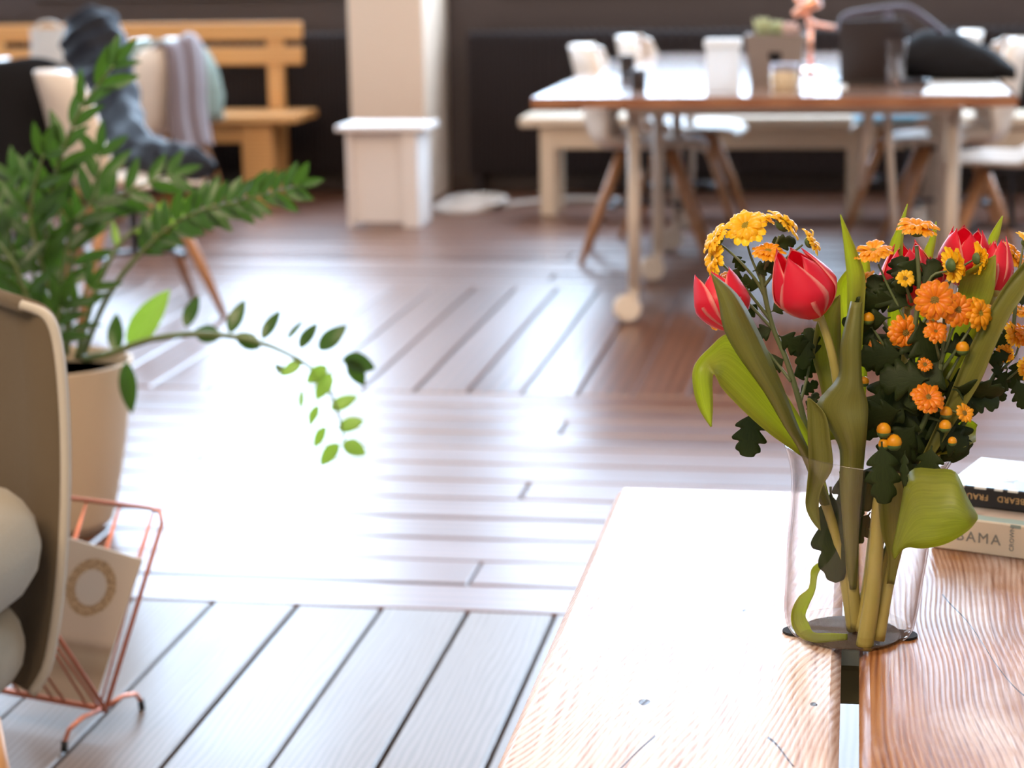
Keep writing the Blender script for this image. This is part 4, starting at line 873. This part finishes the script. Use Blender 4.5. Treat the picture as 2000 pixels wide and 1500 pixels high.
# table at the left edge
M['whitelam'] = P('white_laminate', (.78, .76, .72), .18)
M['ply'] = WOOD('plywood_edge', [(.2, (.30, .13, .06)), (.8, (.42, .21, .10))], .4, (1, 1, 1), 20, 1, .05)
lt = thing('table', (-3.6, 8.2, 0), 'white topped table at the left edge beyond the black jacket', 'table')
k_ = atz(20, 112, .74)
MB().box((k_.x-1.5, 7.2, .715), (k_.x, k_.y, .74), .004).build('tabletop', M['whitelam'], lt)
for xx in (k_.x-.12, k_.x-1.4):
    for yy in (7.35, k_.y-.12): MB().tube([(xx, yy, 0), (xx, yy, .715)], .018, 10).build('leg', M['whitelam'], lt, True)

# ------------------------------------------------------------------ white stool by the column
M['whitewood'] = P('white_painted_wood', (.78, .70, .65), .45)
st_ = thing('stool', (-2.04, 8.9, 0), 'white box stool standing in front of the cream column', 'stool')
MB().box((-2.245, 8.74, .425), (-1.845, 9.06, .45), .004).build('top', M['whitewood'], st_, 'auto')
MB().box((-2.205, 8.765, 0), (-2.18, 9.04, .4255), .003).build('side_panel', M['whitewood'], st_)
MB().box((-1.955, 8.765, 0), (-1.885, 9.04, .4255), .003).build('side_panel', M['whitewood'], st_)
MB().box((-2.18, 8.80, .02), (-1.955, 8.82, .4255), .002).build('front_panel', M['whitewood'], st_)
# pale cable on the floor
M['cable'] = P('pale_cable', (.50, .42, .36), .6)
cb = MB()
for k in range(3):
    cb.tube([V(-1.80+.14*math.cos(a/12*2*math.pi)+.02*k, 9.42+.20*math.sin(a/12*2*math.pi)+.03*k, .014+.011*k) for a in range(13)], .0125, 8)
cb.tube(crom([(-1.68, 9.40, .014), (-1.5, 9.62, .014), (-1.35, 9.72, .014), (-1.1, 9.70, .014)], 6), .0125, 8)
tag(cb.build('cable', M['cable'], smooth=True), 'pale cable lying in a loose coil on the floor right of the column', 'cable')

# ------------------------------------------------------------------ pale bench behind the table
M['palebeech'] = WOOD('pale_beech', [(.2, (.58, .44, .31)), (.8, (.68, .54, .40))], .4, (.15, 1, 1), 14, 2, .05, axis='Z')
pb = thing('pale_bench', (-.2, 9.35, 0), 'pale wooden bench along the back wall behind the wheeled table', 'bench')
MB().box((-1.50, 9.17, .405), (1.2, 9.52, .45), .008).build('seat', M['palebeech'], pb, 'auto')
MB().box((-1.40, 9.21, .305), (1.1, 9.235, .405), .003).build('apron', M['palebeech'], pb)
for xx in (-1.375, 0.0, 1.0):
    for yy in (9.235, 9.47): MB().box((xx-.035, yy-.03, 0), (xx+.035, yy+.03, .405), .004).build('leg', M['palebeech'], pb)

# ------------------------------------------------------------------ wheeled table
M['tabletop'] = WOOD('glossy_table_veneer', [(.2, (.30, .17, .12)), (.8, (.40, .25, .18))], .14, (1, .15, 1), 10, 3, .02, spec=.7, coat=.5)
M['edgeband'] = WOOD('brown_edge_band', [(.2, (.26, .10, .045)), (.8, (.34, .15, .07))], .4, (.15, 1, 1), 12, 2, .05)
M['whitemetal'] = P('cream_metal_tube', (.66, .56, .46), .4)
wt = thing('wheeled_table', (-.26, 7.6, 0), 'long glossy table on cream metal legs with castors', 'table')
TX0, TX1, TY0, TY1 = -1.0, .482, 6.365, 8.98
MB().box((TX0, TY0, .737), (TX1, TY1, .741), .0015).build('tabletop', M['tabletop'], wt)
MB().box((TX0, TY0, .708), (TX1, TY1, .7368)).build('edge_band', M['edgeband'], wt)
for yy in (6.56, 7.40, 8.18, 8.85):
    MB().box((-.72, yy-.02, .67), (.31, yy+.02, .708)).build('crossbar', M['whitemetal'], wt)
    for xx, s_ in ((-.70, -1), (.305, 1)):
        MB().tube([(xx, yy, .69), (xx+.0*s_, yy, .10)], .021, 12).build('leg', M['whitemetal'], wt, True)
        MB().box((xx-.013, yy-.02, .06), (xx+.013, yy+.02, .115), .003).build('castor_fork', M['whitemetal'], wt)
        w_ = MB().lathe([(0, -.016), (.040, -.016), (.046, -.010), (.046, .010), (.040, .016), (0, .016)], 20)
        rot = Euler((math.radians(75), 0, math.radians(25))).to_matrix()
        w_.v = [tuple(rot @ Vector(v_)+V(xx-.022, yy-.02, .0465)) for v_ in w_.v]
        w_.build('castor_wheel', M['whitemetal'], wt, 'auto')
for yy in (6.56, 7.40):
    MB().tube([(.10, yy+.02, .70), (.15, yy+.25, .10)], .009, 8).build('brace', M['whitemetal'], wt, True)
    MB().tube([(.05, yy+.02, .70), (.02, yy+.2, .42)], .012, 8).build('brace', M['whitemetal'], wt, True)
TZ = .7415
def onT(px, py): return atz(px, py, TZ)
# cups
M['ceramic_black'] = P('black_ceramic', (.02, .014, .014), .35)
def cup(px, py, r, h, label):
    p = onT(px, py); c = thing('cup', p, label, 'cup', 'black cups on the wheeled table')
    MB().lathe([(0, 0), (r*.86, 0), (r, h*.1), (r, h), (r-.004, h), (r-.004, h*.12), (0, h*.1)], 20, p).build('body', M['ceramic_black'], c, 'auto')
    MB().tube([p+V(-r+.002, 0, h*.25), p+V(-r-.022, 0, h*.35), p+V(-r-.024, 0, h*.65), p+V(-r+.002, 0, h*.8)], .005, 8).build('handle', M['ceramic_black'], c, True)
cup(1247, 174, .026, .062, 'smaller black cup in front at the left of the wheeled table')
cup(1226, 153, .028, .080, 'taller black cup behind the smaller one on the wheeled table')
M['whitecard'] = P('white_card', (.88, .88, .86), .5)
M['glosspaper'] = P('glossy_white_paper', (.9, .9, .88), .3, spec=.8)
M['thincard'] = LEAF('thin_white_paper', (.88, .88, .87), (.9, .9, .88), (.9, .9, .9), .5, .6)
p = onT(1412, 178); b_ = thing('carton', p, 'white paper carton on the table left of the planter', 'box')
MB().box(p+V(-.052, -.04, 0), p+V(.052, .04, .155), .004).build('body', M['thincard'], b_); MB().box(p+V(-.058, -.046, .135), p+V(.058, .046, .165), .004).build('lid', M['thincard'], b_)
# planter
M['concrete'] = P('grey_brown_planter', (.20, .155, .13), .8, bump=(80, .2))
p = onT(1515, 165); pt = thing('planter', p, 'square grey brown planter with succulents on the wheeled table', 'planter')
rows = [[p+V(sx*s_, sy*s_, z) for sx, sy in ((-1, -1), (1, -1), (1, 1), (-1, 1))] for s_, z in ((.078, 0), (.099, .165), (.088, .165), (.085, .14))]
m_ = MB(); m_.grid(rows, True); m_.f.append((3, 2, 1, 0)); m_.f.append((12, 13, 14, 15)); m_.build('pot', M['concrete'], pt)
MB().lathe([(0, 0), (.022, 0), (.022, .004), (0, .004)], 20).build('hole', M['blackcloth'], pt, world=False)
ho = [o for o in pt.children if o.name.startswith('hole')][0]; ho.rotation_euler = (math.radians(90-7), 0, 0); ho.location = (0, -.0895, .10)
M['succ'] = P('succulent_green', (.30, .36, .16), .5, vary=(.45, .45, .25)); M['succpink'] = P('succulent_pink', (.50, .30, .26), .5, vary=(.62, .45, .40))
for k, (dx, dy, rr, mt, hh) in enumerate([(-.045, -.03, .04, 'succ', .07), (.0, .02, .04, 'succ', .05), (.045, -.03, .036, 'succpink', .05), (-.05, .04, .03, 'succpink', .03)]):
    m_ = MB()
    for j in range(14):
        a = j*2.4; l_ = rr*(1-.03*j); el = .25+.09*j; b = p+V(dx, dy, .145); d = V(math.cos(a)*math.cos(el), math.sin(a)*math.cos(el), math.sin(el)+.3)*l_
        m_.tube([b, b+d*.6+V(0, 0, hh*.4), b+d+V(0, 0, hh*.6)], [.006, .011, .002], 6)
    m_.build('succulent', M[mt], pt, True)
# copper desk lamp
M['shinycopper'] = P('polished_copper', (.80, .36, .22), .22, .9)
p = onT(1582, 142); la = thing('desk_lamp', p, 'small copper jointed desk lamp right of the planter', 'lamp'); Yl = p.y
MB().lathe([(0, 0), (.05, 0), (.05, .012), (.012, .018), (0, .018)], 24, p).build('base', M['shinycopper'], la, 'auto')
J = at(1583, 46, Yl)
MB().tube([p+V(0, 0, .015), J], .008, 8).build('post', M['shinycopper'], la, True)
MB().tube([J, at(1638, 55, Yl+.02)], .007, 8).build('arm', M['shinycopper'], la, True)
MB().ball(J, .016, 6).build('joint', M['shinycopper'], la, True); MB().ball(at(1638, 55, Yl+.02), .014, 6).build('joint', M['blackmetal'], la, True)
MB().tube([J, at(1552, -10, Yl-.02)], .007, 8).build('arm', M['shinycopper'], la, True)
h0, h1 = at(1550, 30, Yl-.05), at(1598, -2, Yl-.05)
MB().tube([h0, h0.lerp(h1, .5), h1], [.012, .020, .030], 14).build('lamp_head', M['shinycopper'], la, True)
MB().tube([J, h0.lerp(h1, .5)], .006, 8).build('arm', M['shinycopper'], la, True)
# jar
M['jarlid'] = P('pale_metal_lid', (.45, .45, .52), .3, .6); M['jarbody'] = P('cream_jar', (.55, .44, .30), .2)
p = onT(1532, 176); j_ = thing('jar', p, 'short cream jar with a silver lid in front of the planter', 'jar')
MB().lathe([(0, 0), (.042, 0), (.046, .008), (.046, .055), (.041, .062), (0, .062)], 24, p).build('body', M['jarbody'], j_, 'auto')
MB().lathe([(0, .062), (.045, .062), (.046, .066), (.046, .083), (.044, .085), (0, .085)], 24, p).build('lid', M['jarlid'], j_, 'auto')
# paper sheets
p0 = [onT(1590, 190), onT(1650, 176), onT(1660, 168), onT(1640, 160)]
pa = MB(); c0 = onT(1618, 168); pa.box(c0+V(-.10, -.15, 0), c0+V(.06, .15, .003)); tag(pa.build('paper', M['whitecard']), 'white sheets of paper on the table between planter and laptop', 'paper')
pa = MB(); pa.add([(.20, 6.42, TZ+.0005), (.462, 6.40, TZ+.0005), (.462, 7.15, TZ+.0005), (.25, 7.10, TZ+.0005), (.20, 6.42, TZ+.0025), (.462, 6.40, TZ+.0025), (.462, 7.15, TZ+.0025), (.25, 7.10, TZ+.0025)], [(3, 2, 1, 0), (4, 5, 6, 7), (0, 1, 5, 4), (1, 2, 6, 5), (2, 3, 7, 6), (3, 0, 4, 7)])
tag(pa.build('paper', M['glosspaper']), 'white glossy sheet at the right front corner of the wheeled table', 'paper')
# laptop, lid towards the photographer
M['laptop'] = P('dark_laptop', (.022, .016, .016), .5)
p = onT(1702, 166); lp = thing('laptop', p, 'open dark laptop with its lid towards the viewer on the table', 'laptop')
MB().box(p+V(-.15, 0, 0), p+V(.17, .23, .014), .003).build('keyboard_base', M['laptop'], lp)
x0 = p+V(-.105, .0, .014)
m_ = MB(); A_ = at(1640, 166, p.y); B_ = at(1762, 166, p.y+.01); C_ = at(1768, 38, p.y-.08); D_ = at(1640, 40, p.y-.08)
A_.z = B_.z = TZ+.014
m_.add([A_, B_, C_, D_, A_+V(0, .008, 0), B_+V(0, .008, 0), C_+V(0, .008, 0), D_+V(0, .008, 0)], [(0, 1, 2, 3), (7, 6, 5, 4), (0, 4, 5, 1), (1, 5, 6, 2), (2, 6, 7, 3), (3, 7, 4, 0)]); m_.build('lid', M['laptop'], lp)
# drinking glass
M['tumbler'] = GLASS('tumbler_glass', (.88, .86, .87), (.55, .52, .56), 4.0)
p = onT(1748, 168); tg = thing('tumbler', p, 'tapered drinking glass in front of the dark laptop', 'glass')
MB().lathe([(.026, .0), (.030, .01), (.034, .07), (.041, .148), (.0385, .148), (.0315, .07), (.027, .016), (.0, .014)], 28, p).build('body', M['tumbler'], tg, 'auto')
# black bag
p = onT(1862, 158); bk = thing('backpack', p, 'black bag with a purple grey strap lying at the right of the table', 'bag')
rows = []
for i in range(11):
    t_ = i/10; hgt = .02+.165*math.sin(math.pi*min(1, .16+.80*t_))**.6*(1.05-.45*t_); cx = p.x-.17+.37*t_
    rows.append([V(cx, p.y+.06+.13*math.cos(k*math.pi/8), TZ+max(0.001, hgt*.5+hgt*.5*math.sin(k*math.pi/8))*(1+.07*math.sin(i*2+k))) for k in range(16)])
MB().grid(rows, True).build('body', M['blackcloth'], bk, True, sub=1)
M['strap'] = P('purple_grey_strap', (.075, .058, .085), .5)
Yb = p.y
MB().tube([Vector(v_) for v_ in crom([tuple(at(a, b, Yb+.05)) for a, b in ((1640, 60), (1650, 32), (1690, 22), (1760, 14), (1790, 24), (1840, 62), (1870, 92), (1905, 100))], 5)], .011, 8).build('strap', M['strap'], bk, True)
MB().ball(at(1736, 32, Yb+.03), .016, 6).build('buckle', M['strap'], bk, True)
